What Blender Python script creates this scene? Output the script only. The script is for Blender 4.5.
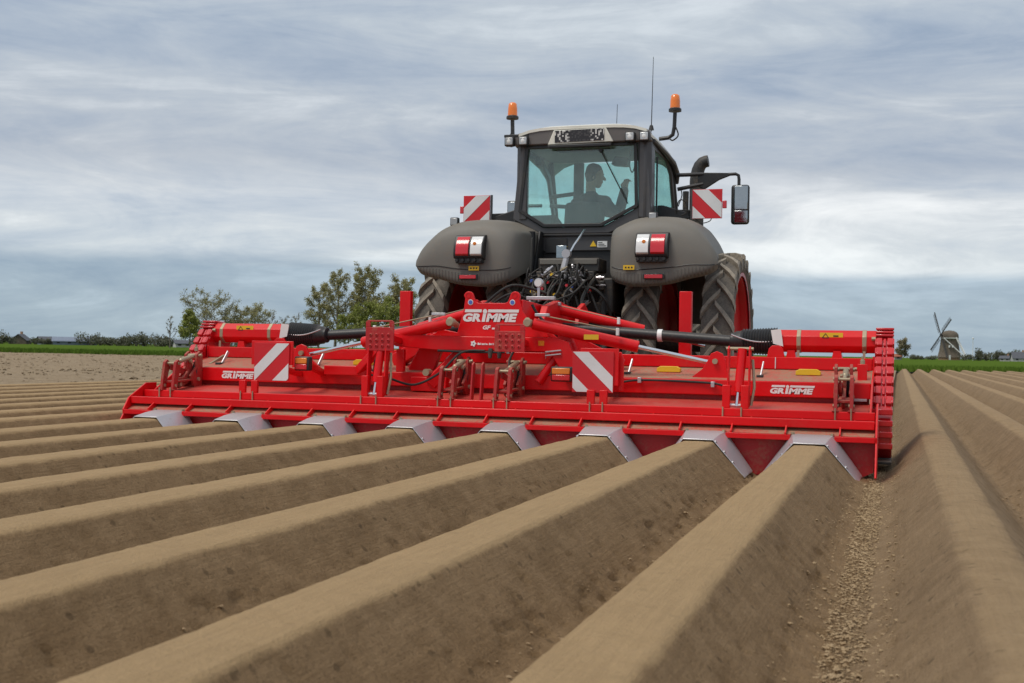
import bpy, bmesh, math, random
import numpy as np
from mathutils import Vector, Matrix, Euler
random.seed(7); np.random.seed(7)
R = math.radians
for o in list(bpy.data.objects): bpy.data.objects.remove(o)
SC = bpy.context.scene
COL = SC.collection

# ------------------------------------------------------------------ camera
YAW, PITCH, ROLL = 0.317593, 0.007649, 0.0179968
CAM = Vector((3.193, -8.182, 0.8563))
cd = bpy.data.cameras.new('camera'); cam = bpy.data.objects.new('camera', cd); COL.objects.link(cam)
fw = Vector((-math.sin(YAW)*math.cos(PITCH), math.cos(YAW)*math.cos(PITCH), math.sin(PITCH)))
rt = Vector((math.cos(YAW), math.sin(YAW), 0)); up = rt.cross(fw)
r2 = math.cos(ROLL)*rt + math.sin(ROLL)*up; u2 = -math.sin(ROLL)*rt + math.cos(ROLL)*up
m = Matrix((r2, u2, -fw)).transposed().to_4x4(); m.translation = CAM
cam.matrix_world = m
cd.sensor_width = 36; cd.lens = 1177.9/1024*36; cd.clip_start = 0.05; cd.clip_end = 20000
cd.dof.use_dof = True; cd.dof.focus_distance = 9.6; cd.dof.aperture_fstop = 6.3
SC.camera = cam
SC.render.resolution_x, SC.render.resolution_y = 1024, 683

# ------------------------------------------------------------------ light
SUN = Vector((-0.33, -0.36, 0.87)).normalized()          # towards the sun
w = bpy.data.worlds.new('World'); SC.world = w; w.use_nodes = True
nt = w.node_tree; N = nt.nodes; LK = nt.links; N.clear()
def nn(t, **k):
    n = N.new(t)
    for a, b in k.items(): setattr(n, a, b)
    return n
sky = nn('ShaderNodeTexSky', sky_type='NISHITA'); sky.sun_disc = False
sky.sun_elevation = math.asin(SUN.z); sky.sun_rotation = math.atan2(SUN.x, SUN.y)
sky.air_density = 1.0; sky.dust_density = 2.0
tc = nn('ShaderNodeTexCoord')
def vmap(scale, loc=(0, 0, 0), rot=(0, 0, 0)):
    mp = nn('ShaderNodeMapping'); mp.inputs['Scale'].default_value = scale
    mp.inputs['Location'].default_value = loc; mp.inputs['Rotation'].default_value = rot
    LK.new(tc.outputs['Generated'], mp.inputs['Vector']); return mp.outputs[0]
def noise(vec, scale, detail=6, rough=.55, dist=0.):
    n = nn('ShaderNodeTexNoise'); n.inputs['Scale'].default_value = scale; n.inputs['Detail'].default_value = detail
    n.inputs['Roughness'].default_value = rough; n.inputs['Distortion'].default_value = dist
    LK.new(vec, n.inputs['Vector']); return n.outputs['Fac']
def math_(op, a, b=None, c=None):
    n = nn('ShaderNodeMath', operation=op)
    for i, q in enumerate((a, b, c)):
        if q is None: continue
        if isinstance(q, (int, float)): n.inputs[i].default_value = q
        else: LK.new(q, n.inputs[i])
    return n.outputs[0]
def ramp(fac, stops):
    n = nn('ShaderNodeValToRGB'); e = n.color_ramp.elements
    while len(e) < len(stops): e.new(.5)
    for q, (p_, c) in zip(e, stops):
        q.position = p_; q.color = (*c, 1) if len(c) == 3 else c
    LK.new(fac, n.inputs[0]); return n.outputs[0]
def mixc(f, a, b, t='MIX'):
    n = nn('ShaderNodeMix', data_type='RGBA', blend_type=t)
    for i, q in ((0, f), (6, a), (7, b)):
        if isinstance(q, (int, float)): n.inputs[i].default_value = q
        elif isinstance(q, tuple): n.inputs[i].default_value = (*q, 1)
        else: LK.new(q, n.inputs[i])
    return n.outputs[2]
sep = nn('ShaderNodeSeparateXYZ'); LK.new(tc.outputs['Generated'], sep.inputs[0])
wob = noise(vmap((1, 1, 6)), 1.6, 5, .5)
zz = math_('ADD', sep.outputs[2], math_('MULTIPLY', math_('SUBTRACT', wob, .5), .05))
band = noise(vmap((1.0, 1.0, 6.5)), 1.5, 8, .58, .7)               # broad layers
wisp = noise(vmap((1.5, 1.5, 8), (3, 1, 2)), 3.0, 10, .62, 1.3)    # streaks
curd = noise(vmap((2.5, 2.5, 6), (7, 4, 2)), 7.0, 8, .62, .6)
tone = math_('ADD', math_('MULTIPLY', band, .55), math_('ADD', math_('MULTIPLY', wisp, .33), math_('MULTIPLY', curd, .12)))
layer = ramp(zz, [(0., (.375, .45, .51)), (.068, (.335, .41, .49)), (.080, (.60, .635, .67)), (.125, (.61, .63, .665)),
                  (.155, (.46, .487, .54)), (.26, (.465, .507, .565)), (.40, (.51, .55, .61)), (1., (.62, .64, .69))])
shade = ramp(tone, [(.34, (.66, .74, .84)), (.45, (.90, .93, .965)), (.54, (1.08, 1.07, 1.04)), (.64, (1.40, 1.35, 1.27))])
cl = mixc(1.0, layer, shade, 'MULTIPLY')
cloud = mixc(1.0, cl, (7.9, 8.15, 8.3), 'MULTIPLY')                # radiance before the 0.1 strength
thin = ramp(tone, [(.36, (.74, .74, .74)), (.58, (.96, .96, .96))])
full = mixc(thin, mixc(1.0, sky.outputs[0], (.42, .50, .60), 'MULTIPLY'), cloud)
bg = nn('ShaderNodeBackground'); bg.inputs[1].default_value = 0.1
LK.new(full, bg.inputs[0]); wo = nn('ShaderNodeOutputWorld'); LK.new(bg.outputs[0], wo.inputs[0])
sl = bpy.data.lights.new('sun', 'SUN'); sl.energy = 1.5; sl.angle = R(24); sl.color = (1, .93, .83)
so = bpy.data.objects.new('sun', sl); COL.objects.link(so); so.rotation_euler = SUN.to_track_quat('Z', 'Y').to_euler()
so.location = (0, -20, 30)
vs = SC.view_settings; vs.view_transform = 'Standard'; vs.look = 'None'; vs.exposure = 0.48; vs.gamma = 1.0; vs.use_curve_mapping = False

# ------------------------------------------------------------------ materials
def mat(name):
    mt = bpy.data.materials.new(name); mt.use_nodes = True
    t = mt.node_tree; b = t.nodes['Principled BSDF']
    return mt, t, b
class NT:
    def __init__(s, t): s.t = t
    def n(s, ty, ins=None, **k):
        q = s.t.nodes.new(ty)
        for a, b in k.items(): setattr(q, a, b)
        for a, b in (ins or {}).items():
            if hasattr(b, 'is_linked') or hasattr(b, 'links'): s.t.links.new(b, q.inputs[a])
            else: q.inputs[a].default_value = b
        return q
    def co(s, scale=(1, 1, 1), kind='Object'):
        c = s.n('ShaderNodeTexCoord'); mp = s.n('ShaderNodeMapping', {'Vector': c.outputs[kind], 'Scale': scale}); return mp.outputs[0]
    def world(s, scale=(1, 1, 1)):
        g = s.n('ShaderNodeNewGeometry'); mp = s.n('ShaderNodeMapping', {'Vector': g.outputs['Position'], 'Scale': scale}); return mp.outputs[0]
    def noise(s, v, sc, d=4, r=.55, dist=0.): return s.n('ShaderNodeTexNoise', {'Vector': v, 'Scale': sc, 'Detail': d, 'Roughness': r, 'Distortion': dist}).outputs['Fac']
    def vor(s, v, sc, feat='F1'): return s.n('ShaderNodeTexVoronoi', {'Vector': v, 'Scale': sc}, feature=feat).outputs['Distance']
    def ramp(s, f, st):
        q = s.n('ShaderNodeValToRGB', {0: f}); e = q.color_ramp.elements
        while len(e) < len(st): e.new(.5)
        for a, (p_, c) in zip(e, st): a.position = p_; a.color = (*c, 1) if isinstance(c, tuple) else (c, c, c, 1)
        return q.outputs[0]
    def mix(s, f, a, b, bt='MIX'):
        q = s.n('ShaderNodeMix', data_type='RGBA', blend_type=bt)
        for i, v in ((0, f), (6, a), (7, b)):
            if hasattr(v, 'links'): s.t.links.new(v, q.inputs[i])
            else: q.inputs[i].default_value = (*v, 1) if isinstance(v, tuple) else v
        return q.outputs[2]
    def m(s, op, a, b=0.):
        q = s.n('ShaderNodeMath', operation=op)
        for i, v in enumerate((a, b)):
            if hasattr(v, 'links'): s.t.links.new(v, q.inputs[i])
            else: q.inputs[i].default_value = v
        return q.outputs[0]
    def bump(s, h, st, dist): return s.n('ShaderNodeBump', {'Height': h, 'Strength': st, 'Distance': dist}).outputs[0]
    def link(s, a, b): s.t.links.new(a, b)

DUST = (.30, .215, .13)
def paint(name, col, rough=.38, dirt=.25, dust=.0, coat=.0, metal=0., var=.12, spec=.5):
    mt, t, b = mat(name); q = NT(t); v = q.world()
    n1 = q.noise(v, 5, 6, .65); n2 = q.noise(v, 45, 4, .6); n3 = q.noise(v, 1.7, 3)
    c = q.mix(q.ramp(n3, [(.3, 0.), (.7, 1.)]), tuple(x*(1-var) for x in col), tuple(min(1, x*(1+var)) for x in col))
    df = q.m('MULTIPLY', q.ramp(q.m('ADD', q.m('MULTIPLY', n1, .6), q.m('MULTIPLY', n2, .4)), [(.5, 0.), (.72, 1.)]), dirt)
    if dust:
        g = q.n('ShaderNodeNewGeometry'); sp = q.n('ShaderNodeSeparateXYZ', {0: g.outputs['Normal']})
        upm = q.ramp(sp.outputs[2], [(.55, 0.), (.92, 1.)])
        dn = q.ramp(q.m('ADD', q.m('MULTIPLY', n1, .55), q.m('MULTIPLY', n2, .45)), [(.36, .25), (.60, 1.)])
        df = q.m('MAXIMUM', df, q.m('MULTIPLY', q.m('MULTIPLY', upm, dn), dust))
    c = q.mix(df, c, DUST)
    q.link(c, b.inputs['Base Color'])
    q.link(q.m('ADD', q.m('MULTIPLY', df, .5), q.m('ADD', rough-.06, q.m('MULTIPLY', n2, .14))), b.inputs['Roughness'])
    b.inputs['Coat Weight'].default_value = coat; b.inputs['Coat Roughness'].default_value = .12
    b.inputs['Metallic'].default_value = metal; b.inputs['Specular IOR Level'].default_value = spec
    q.link(q.bump(n2, .08, .004), b.inputs['Normal'])
    return mt
M = {}
M['red'] = paint('red_paint', (.70, .003, .007), .36, .08, .20, .10, spec=.32)
M['red_mid'] = paint('red_paint_part_dusty', (.56, .006, .011), .38, .24, .38, .0)
M['red_old'] = paint('weathered_red_iron', (.36, .016, .014), .5, .75, .5, .0)
M['red_gloss'] = paint('glossy_red_casting', (.58, .006, .012), .2, .14, .12, .7)
M['red_dusty'] = paint('red_paint_dusty', (.52, .008, .013), .42, .28, .95, .0)
M['red_worn'] = paint('red_paint_worn', (.46, .012, .016), .45, .6, .5, .0)
M['red_rim'] = paint('red_rim_paint', (.50, .008, .014), .35, .22, .25, .2)
M['steel'] = paint('galvanised_steel', (.56, .55, .57), .36, .38, .35, .0, .55, .1)
M['chrome'] = paint('chrome_rod', (.75, .75, .76), .14, .05, 0., 0., 1., .03)
M['brass'] = paint('yellow_zinc', (.40, .33, .22), .48, .3, .3, 0., .45, .25)
M['black'] = paint('black_plastic', (.018, .018, .019), .45, .12, .12)
M['black_soft'] = paint('black_rubber_hose', (.012, .012, .012), .6, .15, .2)
M['frame'] = paint('dark_cab_frame', (.062, .060, .062), .40, .12, .18, .1)
M['grey_body'] = paint('olive_grey_body', (.165, .155, .135), .52, .22, .22, .0, 0., .08, spec=.35)
M['roofgrey'] = paint('brown_grey_panel', (.13, .118, .11), .45, .1)
M['cast'] = paint('dark_cast_iron', (.03, .029, .028), .55, .45, .4)
M['roofwhite'] = paint('cream_white_roof', (.74, .72, .63), .35, .08, .06, .1)
M['white'] = paint('white_print', (.80, .80, .78), .45, .06)
M['whiteboard'] = paint('white_reflective', (.72, .72, .72), .4, .12, 0.)
M['redboard'] = paint('red_reflective', (.60, .012, .02), .4, .10, 0.)
M['yellow'] = paint('yellow_sticker', (.80, .50, .02), .4, .14, .25)
M['blue'] = paint('blue_sticker', (.08, .16, .55), .4, .05)
M['ink'] = paint('black_print', (.02, .02, .02), .5, .05)
M['orange'] = paint('orange_reflector', (.75, .22, .02), .25, .05, 0, .5)
M['redlens'] = paint('red_lens', (.60, .01, .02), .16, .05, 0, .6)
M['clearlens'] = paint('clear_lens', (.74, .74, .72), .14, .06, 0, .6)
M['lampglass'] = paint('ribbed_lamp_glass', (.42, .43, .43), .25, .3, 0, .4, .3, .5)
M['amber'] = paint('amber_lens', (.85, .20, .01), .15, .03, 0, .7)
M['cloth'] = paint('seat_fabric', (.035, .04, .04), .9, .05)
M['gauge'] = paint('gauge_face', (.75, .76, .74), .3, .05)
M['green_cap'] = paint('green_cap', (.03, .28, .08), .45, .1)
M['skin'] = paint('skin', (.52, .30, .21), .5, .0, 0, 0, 0, .06)
M['jacket'] = paint('dark_jacket', (.022, .023, .025), .85, .0, 0, 0, 0, .25)
M['hair'] = paint('dark_hair', (.02, .014, .01), .6, .0, 0, 0, 0, .3)
M['trousers'] = paint('blue_trousers', (.03, .04, .07), .85, .0, 0, 0, 0, .2)

def glass(name, tint, refl=.10):
    mt, t, b = mat(name); q = NT(t); t.nodes.remove(b)
    tr = q.n('ShaderNodeBsdfTransparent', {'Color': (*tint, 1)}); gl = q.n('ShaderNodeBsdfGlossy', {'Color': (.9, .95, .95, 1), 'Roughness': .03})
    fr = q.n('ShaderNodeMath', {0: .05, 1: .02}); df = q.n('ShaderNodeBsdfDiffuse', {'Color': (.50, .55, .50, 1)})
    mx = q.n('ShaderNodeMixShader', {0: fr.outputs[0], 1: tr.outputs[0], 2: gl.outputs[0]})
    dust = q.m('MULTIPLY', q.ramp(q.noise(q.world(), 4, 6, .65), [(.35, .2), (.75, 1.)]), refl)  # dust film, thickened: its pale diffuse colour also paints in reflected sky
    m2 = q.n('ShaderNodeMixShader', {0: dust, 1: mx.outputs[0], 2: df.outputs[0]})
    q.link(m2.outputs[0], t.nodes['Material Output'].inputs[0]); return mt
M['glass'] = glass('teal_tinted_glass', (.84, .99, .97), .13)
M['mirror'] = paint('mirror_glass', (.34, .37, .39), .08, .10, 0, 0, 1., .02)

def tyre_mat():
    mt, t, b = mat('dusty_tyre_rubber'); q = NT(t); v = q.world()
    n = q.noise(v, 9, 6, .7); n2 = q.noise(v, 60, 4, .7)
    f = q.ramp(q.m('ADD', q.m('MULTIPLY', n, .5), q.m('MULTIPLY', n2, .5)), [(.34, .15), (.62, 1.)])
    q.link(q.mix(f, (.045, .043, .041), (.185, .16, .13)), b.inputs['Base Color']); b.inputs['Roughness'].default_value = .85
    q.link(q.bump(n2, .3, .01), b.inputs['Normal']); return mt
M['tyre'] = tyre_mat()
def lug_mat():
    mt, t, b = mat('soil_rubbed_lug'); q = NT(t); v = q.world()
    n = q.noise(v, 14, 6, .7)
    q.link(q.mix(q.ramp(n, [(.3, .2), (.6, 1.)]), (.13, .12, .105), (.33, .285, .225)), b.inputs['Base Color']); b.inputs['Roughness'].default_value = .9
    return mt
M['lug'] = lug_mat()

def soil_mat(name, c_dark, c_mid, c_light, streak=True, rough_scale=1.0, moist=.6, crumb=.8, pale_crown=False):
    mt, t, b = mat(name); q = NT(t); v = q.world()
    big = q.noise(v, 1.1, 5, .6); med = q.noise(v, 9, 6, .65); fine = q.noise(v, 95, 5, .75); grain = q.noise(v, 330, 3, .7)
    c = q.mix(q.ramp(big, [(.32, 0.), (.68, 1.)]), c_dark, c_mid)
    c = q.mix(q.m('MULTIPLY', q.ramp(med, [(.40, 0.), (.70, 1.)]), .75), c, c_light)
    c = q.mix(q.m('MULTIPLY', q.ramp(fine, [(.30, 1.), (.47, 0.)]), .75), c, tuple(x*.52 for x in c_dark))
    c = q.mix(q.m('MULTIPLY', q.ramp(grain, [(.60, 0.), (.76, 1.)]), .30), c, tuple(min(1, x*1.35) for x in c_light))
    # dark moist specks, each with a shape of its own
    sv = q.n('ShaderNodeTexVoronoi', {'Vector': v, 'Scale': 17., 'Randomness': 1.})
    pick = q.ramp(q.n('ShaderNodeSeparateColor', {0: sv.outputs['Color']}).outputs[0], [(.74, 0.), (.76, 1.)])
    sp = q.m('MULTIPLY', q.m('MULTIPLY', q.ramp(q.m('ADD', sv.outputs['Distance'], q.m('MULTIPLY', fine, .35)), [(.33, 1.), (.44, 0.)]), pick), moist)
    c = q.mix(sp, c, tuple(x*.38 for x in c_dark))
    if pale_crown:
        # the pressed ridge crown is a paler tone with a ragged border
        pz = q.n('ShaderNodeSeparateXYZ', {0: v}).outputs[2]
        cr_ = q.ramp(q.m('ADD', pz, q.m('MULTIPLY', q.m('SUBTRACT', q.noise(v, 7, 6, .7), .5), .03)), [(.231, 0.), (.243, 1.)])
        c = q.mix(q.m('MULTIPLY', cr_, .58 if pale_crown is True else pale_crown), c, (.50, .345, .180))
    h = q.m('ADD', q.m('MULTIPLY', fine, .6), q.m('ADD', q.m('MULTIPLY', grain, .25), q.m('MULTIPLY', q.noise(v, 38, 5, .65), .8)))
    if streak:
        # the former drags the soil along the row: long thin smears
        st = q.noise(q.world((22, 1.1, 22)), 3.2, 5, .6); s2 = q.noise(q.world((60, 2.2, 60)), 2.2, 4, .6)
        c = q.mix(q.m('MULTIPLY', q.ramp(st, [(.42, 0.), (.66, 1.)]), .16), c, tuple(x*.66 for x in c_mid))
        c = q.mix(q.m('MULTIPLY', q.ramp(s2, [(.50, 0.), (.72, 1.)]), .10), c, c_light)
        h = q.m('ADD', h, q.m('MULTIPLY', st, .45))
    q.link(c, b.inputs['Base Color']); b.inputs['Roughness'].default_value = .95; b.inputs['Specular IOR Level'].default_value = .2
    q.link(q.bump(h, crumb, .016*rough_scale), b.inputs['Normal'])
    return mt
M['soil'] = soil_mat('ridge_soil', (.195, .122, .060), (.252, .161, .082), (.325, .216, .116), pale_crown=True)
M['soil_old'] = soil_mat('settled_ridge_soil', (.200, .132, .072), (.252, .170, .094), (.32, .222, .128), pale_crown=.28)
M['seedbed'] = soil_mat('seedbed_soil', (.215, .155, .092), (.275, .205, .128), (.34, .262, .172), False, 2., .12, .5)
M['clod'] = soil_mat('clod_soil', (.28, .185, .10), (.40, .28, .16), (.54, .40, .25), False, 1., .2)
M['clod_pale'] = soil_mat('sandy_clod', (.36, .25, .14), (.46, .33, .19), (.56, .42, .26), False, 1., .1)
M['clod_far'] = soil_mat('clod_soil_far', (.20, .145, .088), (.28, .21, .135), (.36, .285, .195), False, 1., .2)
def grass_mat(name, a, bcol, c3):
    mt, t, b = mat(name); q = NT(t); v = q.world()
    c = q.mix(q.ramp(q.noise(q.world((.3, 1, 1)), .22, 5, .6), [(.35, 0.), (.65, 1.)]), a, bcol)
    c = q.mix(q.m('MULTIPLY', q.ramp(q.noise(v, 1.8, 6, .7), [(.4, 0.), (.7, 1.)]), .7), c, c3)
    q.link(c, b.inputs['Base Color']); b.inputs['Roughness'].default_value = 1.; b.inputs['Specular IOR Level'].default_value = 0.; return mt
M['grass'] = grass_mat('green_crop', (.060, .105, .016), (.078, .128, .020), (.100, .145, .028))
M['blade'] = grass_mat('crop_blade', (.072, .130, .018), (.092, .155, .022), (.125, .180, .034))
def leaf_mat(name, col, trans=.35):
    mt, t, b = mat(name); q = NT(t)
    inf = q.n('ShaderNodeNewGeometry'); rnd = inf.outputs['Random Per Island']
    c = q.mix(rnd, tuple(x*.55 for x in col), tuple(min(1, x*1.5) for x in col))
    q.link(c, b.inputs['Base Color']); b.inputs['Roughness'].default_value = .6
    tl = q.n('ShaderNodeBsdfTranslucent', {'Color': c}); mx = q.n('ShaderNodeMixShader', {0: trans, 1: b.outputs[0], 2: tl.outputs[0]})
    q.link(mx.outputs[0], t.nodes['Material Output'].inputs[0]); return mt
M['leaf_olive'] = leaf_mat('olive_spring_leaf', (.33, .30, .13))
M['leaf_green'] = leaf_mat('bright_spring_leaf', (.25, .27, .06))
M['leaf_brown'] = leaf_mat('budding_leaf', (.26, .22, .13))
M['leaf_dark'] = leaf_mat('hedge_leaf', (.13, .135, .085))
M['bark'] = paint('bark', (.17, .145, .115), .9, .0)
M['thatch'] = paint('thatch', (.13, .105, .08), .95, .2, 0, 0, 0, .25)
M['brick'] = paint('brick_wall', (.36, .21, .13), .9, .1)
M['tile'] = paint('red_roof_tile', (.33, .11, .06), .8, .1)
M['darkroof'] = paint('dark_roof', (.08, .085, .10), .7, .1)
M['barn'] = paint('blue_grey_cladding', (.17, .20, .26), .6, .05)
M['sailwood'] = paint('dark_sail_wood', (.06, .055, .055), .7, .0)
M['beamwhite'] = paint('white_timber', (.72, .72, .70), .6, .05)
M['plaster'] = paint('grey_plaster', (.45, .44, .42), .9, .1)
M['gable'] = paint('yellow_gable_board', (.62, .42, .12), .7, .05)
def plate_mat():
    mt, t, b = mat('blurred_plate_print'); q = NT(t); v = q.world((1, 1, 1))
    g = q.n('ShaderNodeVectorMath', {0: v, 1: (.017, .017, .017)}, operation='SNAP').outputs[0]
    wn = q.n('ShaderNodeTexWhiteNoise', {'Vector': g}, noise_dimensions='3D').outputs['Value']
    sp = q.n('ShaderNodeSeparateXYZ', {0: v}); ax = q.m('ABSOLUTE', q.m('SUBTRACT', sp.outputs[0], -.01))
    side = q.ramp(ax, [(.10, .06), (.14, 1.)])
    c = q.mix(q.m('MULTIPLY', q.ramp(wn, [(.62, 0.), (.72, 1.)]), side), (.02, .018, .022), (.62, .61, .58))
    q.link(c, b.inputs['Base Color']); return mt
M['plate'] = plate_mat()

# ------------------------------------------------------------------ mesh helpers
WLOC = {}
class MB:
    def __init__(s): s.v = []; s.f = []
    def add(s, vs_, fs):
        k = len(s.v); s.v += [tuple(map(float, a)) for a in vs_]; s.f += [tuple(i+k for i in f) for f in fs]; return s
    def box(s, x0, x1, y0, y1, z0, z1):
        if x0 > x1: x0, x1 = x1, x0
        return s.add([(x0,y0,z0),(x1,y0,z0),(x1,y1,z0),(x0,y1,z0),(x0,y0,z1),(x1,y0,z1),(x1,y1,z1),(x0,y1,z1)],
                     [(0,3,2,1),(4,5,6,7),(0,1,5,4),(1,2,6,5),(2,3,7,6),(3,0,4,7)])
    def beam(s, p0, p1, w_, h_, upv=(0, 0, 1)):
        p0, p1 = Vector(p0), Vector(p1); d = (p1-p0).normalized(); u = Vector(upv)
        a = d.cross(u)
        if a.length < 1e-4: a = d.cross(Vector((0, 1, 0)))
        a.normalize(); u = a.cross(d); a *= w_/2; u *= h_/2
        return s.add([p0-a-u, p0+a-u, p0+a+u, p0-a+u, p1-a-u, p1+a-u, p1+a+u, p1-a+u],
                     [(0,1,2,3),(7,6,5,4),(0,4,5,1),(1,5,6,2),(2,6,7,3),(3,7,4,0)])
    def path(s, pts, r, n=8, cap=True):
        pts = [Vector(p_) for p_ in pts]; rs = r if isinstance(r, (list, tuple)) else [r]*len(pts)
        k = len(s.v); prev = None
        for i, p_ in enumerate(pts):
            d = (pts[min(i+1, len(pts)-1)] - pts[max(i-1, 0)])
            d = d.normalized() if d.length > 1e-9 else Vector((0, 0, 1))
            if prev is None:
                a = d.orthogonal().normalized()
            else:
                a = prev - d*prev.dot(d)
                a = a.normalized() if a.length > 1e-6 else d.orthogonal().normalized()
            prev = a; b_ = d.cross(a)
            for j in range(n):
                t = 2*math.pi*j/n; s.v.append(tuple(p_ + (a*math.cos(t) + b_*math.sin(t))*rs[i]))
        for i in range(len(pts)-1):
            for j in range(n):
                a0 = k+i*n+j; a1 = k+i*n+(j+1) % n; s.f.append((a0, a1, a1+n, a0+n))
        if cap:
            s.f.append(tuple(k+j for j in range(n))[::-1]); s.f.append(tuple(k+(len(pts)-1)*n+j for j in range(n)))
        return s
    def tube(s, p0, p1, r, r1=None, n=12): return s.path([p0, p1], [r, r if r1 is None else r1], n)
    def lathe(s, prof, c, axis='X', n=32, close=False):
        k = len(s.v); c = Vector(c)
        for r, a in prof:
            for j in range(n):
                t = 2*math.pi*j/n; u, w_ = r*math.cos(t), r*math.sin(t)
                p_ = {'X': (a, u, w_), 'Y': (w_, a, u), 'Z': (u, w_, a)}[axis]; s.v.append(tuple(c+Vector(p_)))
        mlen = len(prof)
        for i in range(mlen if close else mlen-1):
            for j in range(n):
                a0 = k+i*n+j; a1 = k+i*n+(j+1) % n; i2 = (i+1) % mlen; b0 = k+i2*n+j; b1 = k+i2*n+(j+1) % n
                s.f.append((a0, a1, b1, b0))
        return s
    def prism(s, poly, axis, lo, hi):
        f = {'X': lambda p_, t: (t, p_[0], p_[1]), 'Y': lambda p_, t: (p_[0], t, p_[1]), 'Z': lambda p_, t: (p_[0], p_[1], t)}[axis]
        n = len(poly); vs_ = [f(p_, lo) for p_ in poly]+[f(p_, hi) for p_ in poly]
        return s.add(vs_, [tuple(range(n))[::-1], tuple(range(n, 2*n))]+[(i, (i+1) % n, n+(i+1) % n, n+i) for i in range(n)])
    def sheet(s, rows, thick, nrm):
        # rows: grid of points; solid sheet pushed along nrm
        nv = Vector(nrm); a, b_ = len(rows), len(rows[0]); k = len(s.v)
        for off in (Vector(), nv*thick):
            for r_ in rows:
                for p_ in r_: s.v.append(tuple(Vector(p_)+off))
        q = a*b_
        for i in range(a-1):
            for j in range(b_-1):
                t = (k+i*b_+j, k+i*b_+j+1, k+(i+1)*b_+j+1, k+(i+1)*b_+j); s.f.append(t); s.f.append(tuple(x+q for x in t[::-1]))
        edge = [(0, j) for j in range(b_)]+[(i, b_-1) for i in range(1, a)]+[(a-1, j) for j in range(b_-2, -1, -1)]+[(i, 0) for i in range(a-2, 0, -1)]
        for e0, e1 in zip(edge, edge[1:]+edge[:1]):
            i0 = k+e0[0]*b_+e0[1]; i1 = k+e1[0]*b_+e1[1]; s.f.append((i0, i0+q, i1+q, i1))
        return s
    def mesh(s, name, ctr=None):
        me = bpy.data.meshes.new(name)
        c = Vector(ctr) if ctr is not None else Vector()
        me.from_pydata([(a[0]-c.x, a[1]-c.y, a[2]-c.z) for a in s.v], [], s.f); return me
    def build(s, name, mt, parent=None, bevel=0., ang=35, fix=True, base=False):
        a = np.array(s.v); lo, hi = a.min(0), a.max(0); c = (lo+hi)/2
        if base: c[2] = lo[2]
        me = s.mesh(name, c)
        if fix:
            bm = bmesh.new(); bm.from_mesh(me); bmesh.ops.recalc_face_normals(bm, faces=bm.faces); bm.to_mesh(me); bm.free()
        return link(name, me, mt, parent, c, bevel, ang)
def link(name, me, mt, parent, loc, bevel=0., ang=35):
    me.materials.append(M[mt] if isinstance(mt, str) else mt)
    if ang:
        me.polygons.foreach_set('use_smooth', [True]*len(me.polygons)); me.set_sharp_from_angle(angle=R(ang))
    o = bpy.data.objects.new(name, me); COL.objects.link(o); loc = Vector(loc)
    WLOC[o] = loc.copy()
    if parent is not None: o.parent = parent; o.location = loc - WLOC[parent]
    else: o.location = loc
    if bevel:
        b = o.modifiers.new('bevel', 'BEVEL'); b.width = bevel; b.segments = 2; b.limit_method = 'ANGLE'; b.angle_limit = R(40)
    return o
def thing(name, label, cat, loc, group=None):
    o = bpy.data.objects.new(name, None); o.empty_display_size = .2; COL.objects.link(o); o.location = loc; WLOC[o] = Vector(loc)
    return tag(o, label, cat, group)
def tag(o, label, cat=None, group=None, kind=None):
    if label: o['label'] = label
    if cat: o['category'] = cat
    if group: o['group'] = group
    if kind: o['kind'] = kind
    return o
def dup(o, parent, off):
    c = o.copy(); COL.objects.link(c); WLOC[c] = WLOC[o]+Vector(off); c.parent = parent
    c.location = WLOC[c]-(WLOC[parent] if parent else Vector())
    for ch in list(o.children): dup(ch, c, off)
    return c
def text_mb(txt, x0, x1, z0, z1, y, shear=.0, bold=.02, thick=.002):
    cu = bpy.data.curves.new('lettering', 'FONT'); cu.body = txt; cu.offset = bold; cu.resolution_u = 3
    ob = bpy.data.objects.new('lettering', cu); COL.objects.link(ob)
    me = bpy.data.meshes.new_from_object(ob); bpy.data.objects.remove(ob); bpy.data.curves.remove(cu)
    v = np.array([a.co[:] for a in me.vertices]); fs = [tuple(p_.vertices) for p_ in me.polygons]; bpy.data.meshes.remove(me)
    v[:, 0] += shear*v[:, 1]; lo, hi = v.min(0), v.max(0)
    u = (v[:, 0]-lo[0])/(hi[0]-lo[0])*(x1-x0)+x0; h = (v[:, 1]-lo[1])/(hi[1]-lo[1])*(z1-z0)+z0
    return MB().add([(a, y-thick, b_) for a, b_ in zip(u, h)], fs)

# ------------------------------------------------------------------ numpy noise
_perm = np.random.RandomState(3).rand(512, 512)
def vnoise(x, y):
    xi = np.floor(x).astype(int); yi = np.floor(y).astype(int); fx = x-xi; fy = y-yi
    fx = fx*fx*(3-2*fx); fy = fy*fy*(3-2*fy)
    g = lambda a, b_: _perm[a % 512, b_ % 512]
    return (g(xi, yi)*(1-fx)+g(xi+1, yi)*fx)*(1-fy)+(g(xi, yi+1)*(1-fx)+g(xi+1, yi+1)*fx)*fy - .5
def fbm(x, y, o=4):
    r = np.zeros_like(x); a = 1.
    for i in range(o): r += a*vnoise(x*2**i+17.3*i, y*2**i+9.1*i); a *= .5
    return r
def grid_mesh(name, X, Y, Z):
    a, b_ = X.shape; v = np.stack([X, Y, Z], -1).reshape(-1, 3)
    i = np.arange(a*b_).reshape(a, b_); f = np.stack([i[:-1, :-1], i[:-1, 1:], i[1:, 1:], i[1:, :-1]], -1).reshape(-1, 4)
    me = bpy.data.meshes.new(name); me.from_pydata(v.tolist(), [], f.tolist()); return me

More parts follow.
